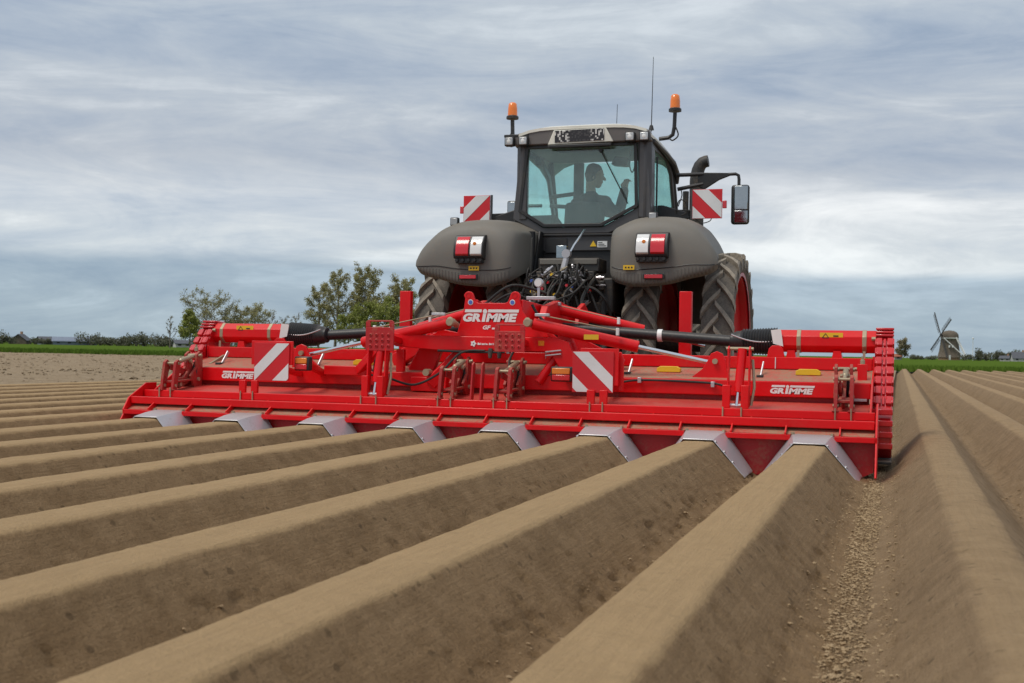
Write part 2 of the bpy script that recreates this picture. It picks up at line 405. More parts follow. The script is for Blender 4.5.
# ------------------------------------------------------------------ ground
FE = lambda x: 57.7 + .106*x                                # far edge of the bare field
fs_ = MB().add([(-400, -60, -.05), (400, -60, -.05), (400, 120, -.05), (60, FE(60)+12, -.05), (-120, FE(-120)+12, -.05), (-400, 28, -.05)], [(0, 1, 2, 3, 4, 5)])
field = fs_.build('field_soil', 'seedbed', None, ang=0); tag(field, None, None, None, 'structure')
gz = .10
gf = MB().add([(-400, 15.3, gz), (-120, FE(-120), gz), (60, FE(60), gz), (400, 100.1, gz), (9000, 100, gz), (9000, 9000, gz), (-9000, 9000, gz), (-9000, 15, gz)], [tuple(range(8))])
gfo = gf.build('grass_field', 'grass', None, ang=0); tag(gfo, None, None, None, 'structure')

PX = [(-.388, -.014), (-.345, .002), (-.315, .022), (-.27, .068), (-.22, .120), (-.17, .174), (-.124, .227), (-.110, .2425), (-.101, .2490), (-.05, .2505), (0, .251)]
PX = PX + [(-a, b_) for a, b_ in PX[-2::-1]]
def profile(nu, wide_l=.375, wide_r=.375, soft=0.):
    px = np.array([q[0] for q in PX]); pz = np.array([q[1] for q in PX])
    pz = pz-soft*.022*np.exp(-((np.abs(px)-.118)/.045)**2)
    u = np.linspace(-1, 1, nu); 
    s_ = np.concatenate([[0], np.cumsum(np.hypot(np.diff(px), np.diff(pz)))]); t = (u+1)/2*s_[-1]
    x = np.interp(t, s_, px); z = np.interp(t, s_, pz)
    x = np.where(x < -.3, -.3+(x+.3)/.075*(wide_l-.3), x); x = np.where(x > .3, .3+(x-.3)/.075*(wide_r-.3), x)
    return x, z, t
def ysteps(y0, y1, fine):
    ys = [y0]
    while ys[-1] < y1:
        d = math.hypot(1.5, ys[-1]+8.2); ys.append(ys[-1]+max(fine, .008*d if ys[-1] > -8 else .05))
    ys[-1] = y1; return np.array(ys)
def ridge(cx, y0, y1, nu, fine, wl=.375, wr=.375, seed=0, soft=0.):
    x, z, t = profile(nu, wl, wr, soft); ys = ysteps(y0, y1, fine)
    T, Yg = np.meshgrid(t, ys); Xl = np.tile(x, (len(ys), 1)); Zl = np.tile(z, (len(ys), 1))
    k = seed*31.7
    low = fbm(T*1.2+k, Yg*.5+k, 2)*.0045                              # the row wavers a little
    mid = fbm(T*14+k, Yg*7+k, 4)*.0042
    fin = fbm(T*55+k, Yg*40+k, 2)*.0045
    hgt = np.clip(Zl/.25, 0, 1)
    rough = .40+1.3*(1-hgt)**1.5
    pits = np.clip(fbm(T*24+k+5, Yg*20+k, 3)-.20-.25*hgt, 0, 1)*.085*(1-.75*hgt)
    edge = np.clip(1-np.abs(hgt-.93)/.12, 0, 1)*np.clip(fbm(T*3+k, Yg*2.6+k, 3), 0, 1)*.007   # nibbled shoulders
    d = low+mid*rough+fin*rough-pits-edge
    nx = -np.gradient(z, x+np.arange(len(x))*1e-9); nl = np.sqrt(nx**2+1); nx = nx/nl; nz = 1/nl
    w_ = np.clip((Yg-y0)/.3, 0, 1)*0+1
    Xg = cx+Xl+d*nx[None, :]+fbm(Yg*.35+k, Yg*0+k, 2)*.005; Zg = np.maximum(Zl+d*nz[None, :], -.03)
    if y1 < 2: pass
    me = grid_mesh('soil_ridge', Xg, Yg, Zg)
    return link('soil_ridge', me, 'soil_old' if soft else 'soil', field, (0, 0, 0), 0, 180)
own = [-2.625+.75*i for i in range(8)]
for i, cx in enumerate(own):
    ridge(cx, -10, .42, 40 if i < 5 else 56, .03 if i < 5 else .018, .425 if i == 0 else .375, .425 if i == 7 else .375, seed=i+1)
for i in range(8):
    ridge(-3.475-.75*i, -9.5, FE(-3.475-.75*i)+1.2, 26, .06, .375, .425 if i == 0 else .375, seed=20+i)
for i in range(11):
    g = .1*(i >= 8); ridge(3.475+.75*i+g, -10, FE(3.5+.75*i)+1.2, 56 if i < 1 else (40 if i < 3 else 26), .016 if i < 1 else (.03 if i < 3 else .06), .425 if i in (0, 8) else .375, .425 if i == 7 else .375, seed=40+i, soft=.6)
# the flat seedbed still to be ridged: left of the finished rows and ahead of the tiller
def seedbed(x0, x1, y0, y1, nx, ny, seed):
    xs = x1-(x1-x0)*np.linspace(1, 0, nx)**2.0 if x0 < -9 else np.linspace(x0, x1, nx)
    ys = np.linspace(0, 1, ny); X, V = np.meshgrid(xs, ys)
    Y = y0+(np.minimum(FE(X)+.6, 1e9 if y1 is None else y1)-y0)*V
    Z = .15+fbm(X*3+seed, Y*3+seed, 4)*.045+fbm(X*.4, Y*.25+seed, 3)*.04
    return link('seedbed', grid_mesh('seedbed', X, Y, Z), 'seedbed', field, (0, 0, 0), 0, 180)
seedbed(-95, -9.15, -2, None, 260, 260, 3.3)
seedbed(-3.06, 3.06, 1.75, None, 90, 420, 8.8)

def clods(name, n, fx, size, mt, parent=None, seed=1, sq=.7):
    rs = np.random.RandomState(seed); P = fx(rs, n)
    base = np.array([(1,0,0),(-1,0,0),(0,1,0),(0,-1,0),(0,0,1),(0,0,-1),(.6,.6,.5),(-.6,.6,.5),(.6,-.6,.5),(-.6,-.6,.5)])
    tri = np.array([(0,6,8),(0,2,6),(2,7,6),(2,1,7),(1,9,7),(1,3,9),(3,8,9),(3,0,8),(6,7,4),(7,9,4),(9,8,4),(8,6,4),(0,5,2),(2,5,1),(1,5,3),(3,5,0)])
    s_ = size(rs, n); V = base[None]*(1+(rs.rand(n, 10, 1)-.5)*.7)*s_[:, None, None]; V[:, :, 2] *= sq
    a = rs.rand(n)*6.28; ca, sa = np.cos(a)[:, None], np.sin(a)[:, None]
    V = np.stack([V[:, :, 0]*ca-V[:, :, 1]*sa, V[:, :, 0]*sa+V[:, :, 1]*ca, V[:, :, 2]], -1)+P[:, None, :]
    F = (tri[None]+np.arange(n)[:, None, None]*10).reshape(-1, 3)
    me = bpy.data.meshes.new(name); me.from_pydata(V.reshape(-1, 3).tolist(), [], F.tolist())
    o = link(name, me, mt, parent, (0, 0, 0), 0, 0); o['kind'] = 'stuff'; return o
def rz_(x):  # ridge height at |offset| from a row centre
    return np.interp(np.abs(x), [q[0] for q in PX[10:]]+[.43], [q[1] for q in PX[10:]]+[0.])
def f_joint(rs, n):
    x = 3.05+rs.randn(n)*.055; y = -7.6+(rs.rand(n)**1.1)*17; return np.stack([x, y, .004+np.maximum(rz_(x-2.625), rz_(x-3.475))], -1)
o = clods('furrow_crumbs', 22000, f_joint, lambda rs, n: .002+.0065*rs.rand(n)**4, 'clod_pale', None, 2); tag(o, 'loose sandy crumbs lying in the wide furrow beside the tiller', 'soil crumbs')
def f_rows(rs, n):
    k = rs.randint(0, 9, n); cx = np.array(own+[3.475])[k]+.375*np.where(rs.rand(n) < .5, 1, -1); side = rs.randn(n)*.05
    x = cx+side; y = -7.4+rs.rand(n)*7.3
    near = np.min(np.abs(x[:, None]-np.array([-3.475]+own+[3.475, 4.225])[None]), 1)
    return np.stack([x, y, .002+rz_(near)], -1)
o = clods('furrow_crumbs', 5000, f_rows, lambda rs, n: .002+.008*rs.rand(n)**5, 'clod', None, 3); tag(o, 'small soil crumbs along the furrow bottoms between the ridges', 'soil crumbs')
def f_flat(rs, n):
    x = -9.3-rs.rand(n)**1.4*70; y = 0+rs.rand(n)*56; y = np.minimum(y, FE(x)-.5); return np.stack([x, y, .15+0*x], -1)
o = clods('seedbed_clods', 15000, f_flat, lambda rs, n: .012+.055*rs.rand(n)**3, 'clod_far', None, 4, .8); tag(o, 'dry clods strewn over the flat unridged seedbed', 'soil clods')
# crop blades along the edge of the green field
rs = np.random.RandomState(9); nb = 46000
bx = -100+rs.rand(nb)*135; by = FE(bx)+rs.rand(nb)**2*26; bh = .16+rs.rand(nb)*.20; ba = rs.rand(nb)*6.28; bw = .035+.03*rs.rand(nb)
V = np.zeros((nb, 3, 3)); ln = (rs.rand(nb, 2)-.5)*.16
V[:, 0] = np.stack([bx-np.cos(ba)*bw, by-np.sin(ba)*bw, 0*bx+gz-.01], -1); V[:, 1] = np.stack([bx+np.cos(ba)*bw, by+np.sin(ba)*bw, 0*bx+gz-.01], -1)
V[:, 2] = np.stack([bx+ln[:, 0], by+ln[:, 1], gz+bh], -1)
me = bpy.data.meshes.new('crop_blades'); me.from_pydata(V.reshape(-1, 3).tolist(), [], np.arange(nb*3).reshape(-1, 3).tolist())
o = link('crop_blades', me, 'blade', None, (0, 0, 0), 0, 0); tag(o, 'young green crop growing along the far field edge', 'crop', None, 'stuff')

# ------------------------------------------------------------------ the ridging tiller
T = thing('ridge_tiller', 'wide red eight row ridging tiller mounted behind the tractor', 'tiller', (0, 1.0, 0))
def arc(cx, cz, r, a0, a1, n): return [(cx+r*math.cos(R(a0+(a1-a0)*i/n)), cz+r*math.sin(R(a0+(a1-a0)*i/n))) for i in range(n+1)]
def bolt(p, axis, r=.012, h=.012, mt='brass', parent=None):
    return MB().tube(p, Vector(p)+Vector(axis)*h, r, n=6).build('bolt', mt, parent or T, 0, 30)

# ridge formers: one bent steel hood for each row
def former(cx):
    y0, y1 = 0.0, .35
    rear = [(-.325, .008), (-.305, .030), (-.104, .258), (.104, .258), (.305, .030), (.325, .008)]
    front = [(-.338, .022), (-.322, .045), (-.142, .297), (.142, .297), (.322, .045), (.338, .022)]
    mid = [((a+c)/2, (b_+d)/2+.004) for (a, b_), (c, d) in zip(rear, front)]
    f = MB().sheet([[(cx+x, y, z) for x, z in row] for y, row in ((y0, rear), (.17, mid), (y1, front))], .008, (0, 0, 1)).build('ridge_former', 'steel', T, .002, 25)
    for s in (-1, 1):
        for k in range(3):
            t = .12+.11*k; p = (cx+s*(.305-t*.55), .018, .036+t*.62)
            if k < 2 or cx > 1: MB().tube(p, Vector(p)+Vector((s*.008, 0, .007)), .010, n=6).build('bolt', 'steel', f, 0, 30)
        p = (cx+s*.135, .325, .302); MB().tube(p, (p[0], p[1], p[2]+.014), .014, n=6).build('bolt', 'brass', f, 0, 30)
    return f
for cx in own: former(cx)
# flange, deck and rails across the machine
ends = [-3.045]+[c for cx in own for c in (cx-.150, cx+.150)]+[3.045]
for i in range(0, len(ends), 2):
    a, b_ = ends[i], ends[i+1]
    fl = MB(); fl.box(a, b_, .285, .297, .262, .300); fl.box(a, b_, .297, .345, .288, .298); fl.build('flange', 'red', T, .003)
    # closing plate between two formers
    lo, hi = a-.01, b_+.01
    tri = [(a-.03*(i > 0), .262), (b_+.03*(i < len(ends)-2), .262)] + ([(b_-.01, .05)] if i == len(ends)-2 else [(b_-.15, .0)]) + ([(a+.01, .05)] if i == 0 else [(a+.15, .0)])
    MB().prism(tri, 'Y', .395, .403).build('closing_plate', 'red_worn', T)
    for x in ([a+.035] if i else [])+([b_-.035] if i < len(ends)-2 else []):
        MB().prism([(.292, .2985), (.292, .315), (.40, .375), (.42, .34), (.40, .2985)], 'X', x-.005, x+.005).build('gusset', 'red', T)
MB().add([(-3.04, .335, .3005), (3.04, .335, .3005), (3.04, .445, .346), (-3.04, .445, .346), (-3.04, .335, .2995), (3.04, .335, .2995), (3.04, .445, .340), (-3.04, .445, .340)], [(0,1,2,3),(7,6,5,4),(0,4,5,1),(1,5,6,2),(2,6,7,3),(3,7,4,0)]).build('scraper_plate', 'red_dusty', T)
MB().box(-3.04, 3.04, .41, 1.16, .284, .292).build('deck', 'red_mid', T)
MB().box(-3.04, 3.04, .428, .554, .385, .393).build('rail_plate', 'red_mid', T)
MB().box(-3.04, 3.04, .375, .427, .347, .407).build('rail', 'red', T, .006)
MB().box(-3.04, 3.04, .555, .607, .400, .460).build('rail', 'red', T, .006)
for i in range(17):
    x = -2.9+i*.3625
    MB().prism([(.428, .345), (.428, .384), (.554, .405), (.554, .402)], 'X', x-.005, x+.005).build('rib', 'red', T)
for s in (-1, 1):
    e = [(.29, .262), (.285, .300), (.36, .40), (.60, .52), (.75, .52), (.75, .28), (.45, .035), (.20, .02), (.12, .04)]
    MB().prism(e, 'X', s*3.046, s*3.060).build('end_plate', 'red', T, .003)
# hood
MB().add([(-2.99, .62, .448), (2.99, .62, .448), (2.99, 1.10, .500), (-2.99, 1.10, .500), (-2.99, .62, .438), (2.99, .62, .438), (2.99, 1.10, .49), (-2.99, 1.10, .49)],
         [(0,1,2,3),(7,6,5,4),(0,4,5,1),(1,5,6,2),(2,6,7,3),(3,7,4,0)]).build('lower_plate', 'red_mid', T)
MB().box(-2.995, 2.995, 1.05, 1.15, .538, .655).build('hood_beam', 'red', T, .006)
MB().box(-2.98, 2.98, 1.12, 1.14, .492, .536).build('hood_skirt', 'red_worn', T)
MB().add([(-2.99, 1.06, .658), (2.99, 1.06, .658), (2.99, 1.49, .742), (-2.99, 1.49, .742), (-2.99, 1.06, .648), (2.99, 1.06, .648), (2.99, 1.49, .732), (-2.99, 1.49, .732)],
         [(0,1,2,3),(7,6,5,4),(0,4,5,1),(1,5,6,2),(2,6,7,3),(3,7,4,0)]).build('hood_top', 'red_dusty', T)
MB().box(-2.995, 2.995, 1.48, 1.60, .745, .843).build('cross_beam', 'red', T, .006)
MB().prism([(1.60, .80), (1.62, .80), (1.86, .30), (1.84, .30)], 'X', -2.97, 2.97).build('front_shield', 'red_worn', T)
MB().box(-2.96, 2.96, 1.2, 1.8, .30, .31).build('rotor_cover', 'red_worn', T)
for s in (-1, 1):
    MB().prism([(.62, .44), (1.05, .66), (1.48, .745), (1.48, .86), (1.74, .86), (1.90, .30), (1.4, .10), (1.0, .10), (.76, .30)], 'X', s*2.997, s*3.012).build('side_plate', 'red', T, .003)
for x in (-2.2, -1.75, -1.2, .95, 1.6, 2.25, 2.75):
    MB().tube((x, 1.475, .75), (x, 1.475, .84), .004, n=6).build('weld_seam', 'whiteboard', T) if x in (2.25,) else None
# octagonal shaft housings with straps and stickers
def octa(x0, x1, y, z, r, name, mt, par):
    m_ = MB(); pts = [(y+r*math.cos(R(22.5+45*k)), z+r*math.sin(R(22.5+45*k))) for k in range(8)]
    return m_.prism(pts, 'X', x0, x1).build(name, mt, par, .004, 20)
for s in (-1, 1):
    h = octa(s*2.255, s*3.02, 1.68, .975, .098, 'shaft_housing', 'red', T)
    for x in (2.42, 2.93):
        octa(s*(x-.017), s*(x+.017), 1.68, .975, .102, 'strap', 'brass', h)
        MB().beam((s*x, 1.574, .90), (s*x, 1.574, .84), .02, .008, (0, 1, 0)).build('strap_bolt', 'brass', h)
    for x in (2.36, 2.72): MB().prism([(x*s-.04, .84), (x*s+.04, .84), (x*s+.028, .90), (x*s-.028, .90)], 'Y', 1.60, 1.76).build('saddle', 'red', T)
    st = MB().box(s*2.585, s*2.765, 1.5895, 1.5915, .995, 1.045); so_ = st.build('sticker', 'yellow', h)
    tri = MB(); cx = s*2.675-.045
    for a, b_ in (((cx-.025, 1.003), (cx, 1.038)), ((cx, 1.038), (cx+.025, 1.003)), ((cx+.025, 1.003), (cx-.025, 1.003))):
        tri.beam((a[0], 1.5885, a[1]), (b_[0], 1.5885, b_[1]), .002, .005, (0, 0, 1))
    tri.box(cx+.06, cx+.10, 1.587, 1.589, 1.014, 1.024).build('sticker_print', 'ink', so_)
    # black bellows, collar and drive shaft towards the middle gearbox
    prof = [(.0, 0), (.055, 0)]
    for k in range(13): prof += [(.118-.0012*k, .002+k*.0225), (.107-.0012*k, .013+k*.0225)]
    prof += [(.085, .30), (.082, .335), (.070, .35), (.070, .375), (.058, .38), (0, .38)]
    MB().lathe([(r, -s*a) for r, a in prof], (s*2.24, 1.70, .968), 'X', 24).build('bellows', 'black', T, 0, 40)
    MB().tube((s*1.87, 1.72, .967), (s*.30, 1.90, 1.07), .047, n=14).build('drive_shaft', 'black', T)
    MB().lathe([(.0, -.02), (.053, -.02), (.053, .02), (0, .02)], (s*1.25, 1.79, 1.008), 'X', 16).build('shaft_band', 'white', T)
    cp = [(s*(2.27-.03*k), 1.60-.001*k, .98-.035*math.sin(k/13*3.14)+k*.003) for k in range(14)]
    MB().path(cp, .006, 6).build('chain', 'steel', T)
    MB().add([(s*2.30, 1.575, .93), (s*2.22, 1.575, .95), (s*2.20, 1.575, 1.06), (s*2.28, 1.575, 1.07), (s*2.30, 1.58, .93), (s*2.22, 1.58, .95), (s*2.20, 1.58, 1.06), (s*2.28, 1.58, 1.07)],
             [(0,1,2,3),(7,6,5,4),(0,4,5,1),(1,5,6,2),(2,6,7,3),(3,7,4,0)]).build('tag_plate', 'white', T)
    MB().prism([(s*2.17, .843)]+[(s*2.25+.06*math.cos(R(a)), .89+.045*math.sin(R(a))) for a in (range(0, 181, 30) if s > 0 else range(0, 181, 30))]+[(s*2.33, .843)] if False else
               [(s*2.25-.07, .843), (s*2.25+.07, .843), (s*2.25+.055, .91), (s*2.25+.03, .935), (s*2.25-.03, .935), (s*2.25-.055, .91)], 'Y', 1.49, 1.52).build('shaft_bracket', 'red', T, .004)
    # chain drive case at the end of the machine, ribbed back
    case = [(1.60, 1.00), (1.63, 1.06), (1.69, 1.09), (1.80, 1.085), (1.90, 1.03), (1.93, .92), (1.70, .28), (1.50, .13), (1.20, .09), (1.04, .20), (1.04, .38), (1.14, .48)]
    c = MB().prism(case, 'X', s*3.020, s*3.150).build('chain_case', 'red_gloss', T, .012, 25)
    a0, a1 = Vector((0, 1.60, 1.00)), Vector((0, 1.14, .48))
    d = (a1-a0); nrm = Vector((0, -d.z, d.y)).normalized(); nrm = nrm if nrm.y < 0 else -nrm
    for k in range(7):
        p0 = a0+d*(k/7+.012); p1 = a0+d*((k+1)/7-.022)
        for off in (-.040, .040):
            MB().beam(p0+Vector((s*3.085+off, 0, 0))+nrm*.010, p1+Vector((s*3.085+off, 0, 0))+nrm*.010, .044, .034, nrm).build('case_rib', 'red_gloss', c, .006)
        MB().beam(p0+Vector((s*3.085, 0, 0))+nrm*.004, p1+Vector((s*3.085, 0, 0))+nrm*.004, .020, .026, nrm).build('case_web', 'red_gloss', c, .004)
        for ss in (-1, 1):
            q_ = (p0+p1)/2+Vector((s*3.085+ss*.066, 0, 0))+nrm*.0
            MB().beam(q_-d.normalized()*.03, q_+d.normalized()*.03, .012, .05, nrm).build('case_lug', 'red_gloss', c, .003)
    for k in range(3):
        z = 1.02+k*.026; MB().box(s*3.016, s*3.154, 1.585+k*.022-.01, 1.62+k*.03, z, z+.018).build('case_rib', 'red_gloss', c, .005)
    for k in range(4):
        z = .17+k*.085; MB().box(s*3.012, s*3.156, 1.018-.004*k, 1.06, z, z+.045).build('case_rib', 'red_gloss', c, .006)
    MB().box(s*3.03, s*3.15, .93, 1.5, .065, .085).build('skid', 'cast', T, .004)
    MB().tube((s*3.015, 1.585, 1.0), (s*2.985, 1.585, 1.0), .016, n=8).build('bolt', 'brass', T)

# parallel linkage with spindle, four of them
def linkage(cx, m_=1):
    for o_ in (-.055, .055):
        x = cx+o_
        a = MB().prism([(.565, .462), (.625, .462), (.640, .55), (.672, .66), (.668, .705), (.64, .725), (.606, .705), (.585, .60)], 'X', x-.013, x+.013).build('link_arm', 'red_old', T, .002)
        b_ = MB().prism([(.93, .47), (1.03, .47), (1.045, .56), (1.045, .76), (1.00, .80), (.95, .77), (.945, .66), (.86, .58)], 'X', x-.030, x-.008).build('hinge_plate', 'red_old', T, .002)
        for p in ((x-.02, .641, .692), (x-.02, .60, .50)): MB().tube(p, Vector(p)+Vector((.04, 0, 0)), .014, n=8).build('pin', 'brass', a)
        for p in ((x-.035, .985, .76), (x-.035, .975, .55)): MB().tube(p, Vector(p)+Vector((.04, 0, 0)), .017, n=8).build('pin', 'brass', b_)
        MB().box(x-.024, x+.024, .548, .614, .4605, .468).build('clamp_plate', 'red_old', a, .002)
        for dy in (.543, .617): MB().tube((x, dy, .39), (x, dy, .485), .006, n=6).build('clamp_bolt', 'brass', a)
    MB().path([(cx, .641, .692), (cx, .76, .712), (cx, .77, .714), (cx, .95, .752), (cx, 1.0, .762)], [.013, .013, .021, .021, .013], 10).build('spindle', 'brass', T)
    MB().tube((cx-.075, .641, .692), (cx+.075, .641, .692), .011, n=8).build('link_pin', 'brass', T)
    MB().tube((cx-.095, .985, .765), (cx+.075, .985, .765), .012, n=8).build('link_pin', 'brass', T)
    MB().beam((cx, .61, .53), (cx, .96, .55), .09, .018).build('lower_link', 'red_old', T, .003)
    MB().beam((cx-.03, .66, .66), (cx-.03, .95, .60), .014, .05).build('link_bar', 'red_old', T, .003)
    MB().prism([(.70, .50), (.76, .47), (.90, .52), (.96, .60), (.95, .70), (.90, .74), (.86, .70), (.88, .62), (.82, .57), (.72, .56)], 'X', cx-.02, cx+.005).build('link_hook', 'red_old', T, .004)
    MB().tube((cx-.03, .74, .51), (cx+.03, .74, .51), .02, n=8).build('pin', 'brass', T); MB().tube((cx-.04, .90, .71), (cx+.03, .90, .71), .018, n=8).build('pin', 'brass', T)
    MB().path([(cx+.02, .98, .70), (cx+.025, .95, .62), (cx+.02, .97, .52)], [.022, .026, .022], 8).build('spring_barrel', 'cast', T)
for cx in (2.82, -2.82, .235, -.235): linkage(cx)
for x in (.06, -.02): MB().prism([(.56, .462), (.62, .462), (.66, .74), (.63, .76), (.60, .74)], 'X', x-.007, x+.007).build('link_arm', 'red_worn', T, .002)

# lift cylinders standing on the rail with feet
def lift(cx, top, plate=False):
    for o_ in (-.075, .06): MB().box(cx+o_-.028, cx+o_+.028, .57, .615, .4605, .63).build('cylinder_foot', 'red', T, .004)
    for o_ in (-.075, .06):
        MB().tube((cx+o_-.02, .548, .39), (cx+o_-.02, .548, .47), .006, n=6).build('clamp_bolt', 'brass', T)
    MB().tube((cx, .60, .475), (cx+.01, .62, .60), .017, n=12).build('piston_rod', 'chrome', T)
    c = MB().path([(cx+.008, .618, .575), (cx+.009, .619, .58), (cx+.03, .66, top)], [.028, .034, .034], 14).build('lift_cylinder', 'red', T)
    MB().tube((cx-.05, .60, .482), (cx+.05, .60, .482), .013, n=8).build('pin', 'steel', c)
    for o_ in (-.07, .085): MB().prism([(.60, .47), (.66, .47), (.70, top), (.66, top+.02), (.62, top)], 'X', cx+o_-.006, cx+o_+.006).build('cylinder_guide', 'red', T, .002)
    MB().tube((cx-.09, .66, top), (cx+.11, .66, top), .013, n=8).build('pin', 'brass', T)
    MB().path([(cx+.10, .64, .48), (cx+.12, .66, .62), (cx+.10, .70, .82)], .011, 7).build('spring_rod', 'brass', T)
lift(2.06, .90); lift(-.87, .86)
# perforated step plates
def step(cx, z0, z1, y):
    w_ = .125; zc = z1-.035
    m_ = MB()
    m_.box(cx-w_, cx+w_, y, y+.016, z0, zc-.022); m_.box(cx-w_, cx-.085, y, y+.016, zc-.022, zc+.022); m_.box(cx+.085, cx+w_, y, y+.016, zc-.022, zc+.022)
    m_.prism([(cx-w_, zc+.022), (cx+w_, zc+.022), (cx+w_-.02, z1), (cx-w_+.02, z1)], 'Y', y, y+.016)
    p = m_.build('step_plate', 'red_worn', T, .003)
    for i in range(4):
        for k in range(3):
            MB().lathe([(.006, -.008), (.014, -.005), (.016, 0)], (cx-.08+i*.053, y, z0+.04+k*.045), 'Y', 10).build('step_stud', 'red_worn', p)
    MB().beam((cx, y+.02, (z0+z1)/2), (cx, .99, (z0+z1)/2-.04), .08, .05).build('step_bracket', 'red', T, .004)
step(-.84, .835, 1.085, .62); step(.278, .845, 1.065, .62)
# hazard boards with diagonal stripes
def hazard(x0, x1, z0, z1, y, d, par, th=.012):
    b_ = MB().box(x0, x1, y, y+th, z0, z1).build('hazard_board', 'redboard', par, .002)
    w_, h_ = x1-x0, z1-z0
    def clip(poly):
        for ax, lim, sg in ((0, x0+.004, 1), (0, x1-.004, -1), (1, z0+.004, 1), (1, z1-.004, -1)):
            out = []
            for a, c in zip(poly, poly[1:]+poly[:1]):
                ia, ic = sg*(a[ax]-lim) >= 0, sg*(c[ax]-lim) >= 0
                if ia: out.append(a)
                if ia != ic:
                    t = (lim-a[ax])/(c[ax]-a[ax]); out.append((a[0]+(c[0]-a[0])*t, a[1]+(c[1]-a[1])*t))
            poly = out
            if not poly: break
        return poly
    # stripes in the unit square: band between u+v=c0 and u+v=c1 (or mirrored)
    for c0, c1 in d[1]:
        f = lambda u, v: ((x0+u*w_) if d[0] > 0 else (x1-u*w_), z0+v*h_)
        poly = clip([f(c0+2, -2), f(c1+2, -2), f(c1-3, 3), f(c0-3, 3)])
        if len(poly) > 2: MB().prism(poly, 'Y', y-.0025, y+.004).build('stripe', 'whiteboard', b_)
    return b_
b1 = hazard(-1.985, -1.655, .565, .885, .60, (-1, [(.08, .48), (.98+.0, 1.34)]), T)
for p in b1.children: pass
b2 = hazard(.80, 1.125, .545, .86, .60, (1, [(.12, .46), (1.0, 1.38)]), T)
for x in (-2.08, -1.965, .955, 1.055): MB().box(x-.03, x+.03, .57, .60, .4605, .565).build('board_foot', 'red', T, .004)
for x in (-2.08, -1.965, .955, 1.055): MB().tube((x, .548, .40), (x, .548, .475), .006, n=6).build('clamp_bolt', 'brass', T)
MB().box(-2.02, -1.63, .613, .635, .70, .90).build('board_backing', 'red', T, .004)
MB().box(.86, 1.16, .613, .635, .60, .885).build('board_backing', 'red', T, .004)
MB().beam((-1.8, .63, .68), (-1.8, 1.06, .62), .06, .05).build('board_arm', 'red', T, .004); MB().beam((1.0, .63, .68), (1.0, 1.06, .62), .06, .05).build('board_arm', 'red', T, .004)
MB().prism([(1.15, .56), (1.19, .56), (1.19, .80), (1.17, .86), (1.15, .86)], 'Y', .66, .68).build('board_brace', 'red', T, .004)
# rear lamps
for x0, x1, y, z0, z1 in ((-1.64, -1.50, .66, .655, .775), (.555, .735, .84, .615, .735)):
    l = MB().box(x0, x1, y, y+.07, z0, z1).build('rear_lamp', 'black', T, .012)
    zm = z0+.055
    MB().box(x0+.012, x1-.02, y-.008, y+.02, zm+.004, z1-.012).build('lens', 'orange', l, .006)
    MB().box(x0+.012, x1-.02, y-.008, y+.02, z0+.010, zm).build('lens', 'redlens', l, .006)
    MB().beam(((x0+x1)/2, y+.07, (z0+z1)/2), ((x0+x1)/2, 1.06, .63), .05, .05).build('lamp_arm', 'red', T, .004)
# headstock: back panel with ears, box beam and wing arms
ears = [(-.30, 1.00), (-.245, 1.20), (-.235, 1.29)]+arc(-.205, 1.305, .042, 175, 10, 8)+[(-.145, 1.262), (-.12, 1.25), (.12, 1.25), (.145, 1.262)]+arc(.205, 1.305, .042, 170, 5, 8)+[(.245, 1.28), (.275, 1.18), (.34, 1.09), (.48, 1.04), (.50, .97), (-.52, .97), (-.46, 1.03)]
ears = [(x-.045, z) for x, z in ears]
P = MB().prism(ears, 'Y', 1.10, 1.135).build('headstock_panel', 'red', T, .004, 25)
for x in (-.25, .16):
    MB().lathe([(.0, .004), (.021, .004), (.021, 0.)], (x, 1.0975, 1.31), 'Y', 14).build('ear_hole', 'ink', P)
    MB().lathe([(.0, -.002), (.023, -.002), (.024, 0.)], (x+.02*(1 if x < 0 else -1), 1.0985, 1.255), 'Y', 16).build('sticker', 'white', P)
    MB().lathe([(.0, -.002), (.017, -.002), (.018, 0.)], (x+.02*(1 if x < 0 else -1), 1.0960, 1.255), 'Y', 16).build('sticker', 'blue', P)
# lettering on the machine
def logo(x0, x1, z0, z1, y, par):
    h = z1-z0; lz = z0+h*.68
    w_ = x1-x0
    m_ = text_mb('GR', x0, x0+.325*w_, z0, lz, y, .18, .055)
    a = text_mb('MME', x0+.415*w_, x1-.02*w_, z0, lz, y, .18, .055); m_.add(a.v, a.f)
    sx = lambda t, z: (x0+t*w_+(z-z0)*.18)
    m_.add([(sx(.340, z0), y-.002, z0), (sx(.398, z0), y-.002, z0), (sx(.398, lz), y-.002, lz), (sx(.340, lz), y-.002, lz)], [(0, 1, 2, 3)])
    for t0, t1 in ((.03, .335), (.45, 1.0)):
        zb0, zb1 = z0+h*.76, z1
        m_.add([(sx(t0, z0), y-.002, zb0), (sx(t1, z0), y-.002, zb0), (sx(t1, z0)+.004, y-.002, zb1), (sx(t0, z0)+.004, y-.002, zb1)], [(0, 1, 2, 3)])
    k = len(m_.v); cx, cz, r = sx(.372, z0)+h*.13, z0+h*.84, h*.19
    m_.add([(cx+r*math.cos(R(i*30)), y-.002, cz+r*math.sin(R(i*30))) for i in range(12)], [tuple(range(12))])
    return m_.build('lettering', 'white', par, 0, 0, fix=False)
logo(-.295, .195, 1.092, 1.196, 1.099, P)
text_mb('GF', -.116, -.045, 1.028, 1.062, 1.099, .25, .04).build('lettering', 'white', P, 0, 0, fix=False)
MB().box(-.035, .015, 1.0965, 1.0985, 1.030, 1.044).build('lettering', 'white', P)
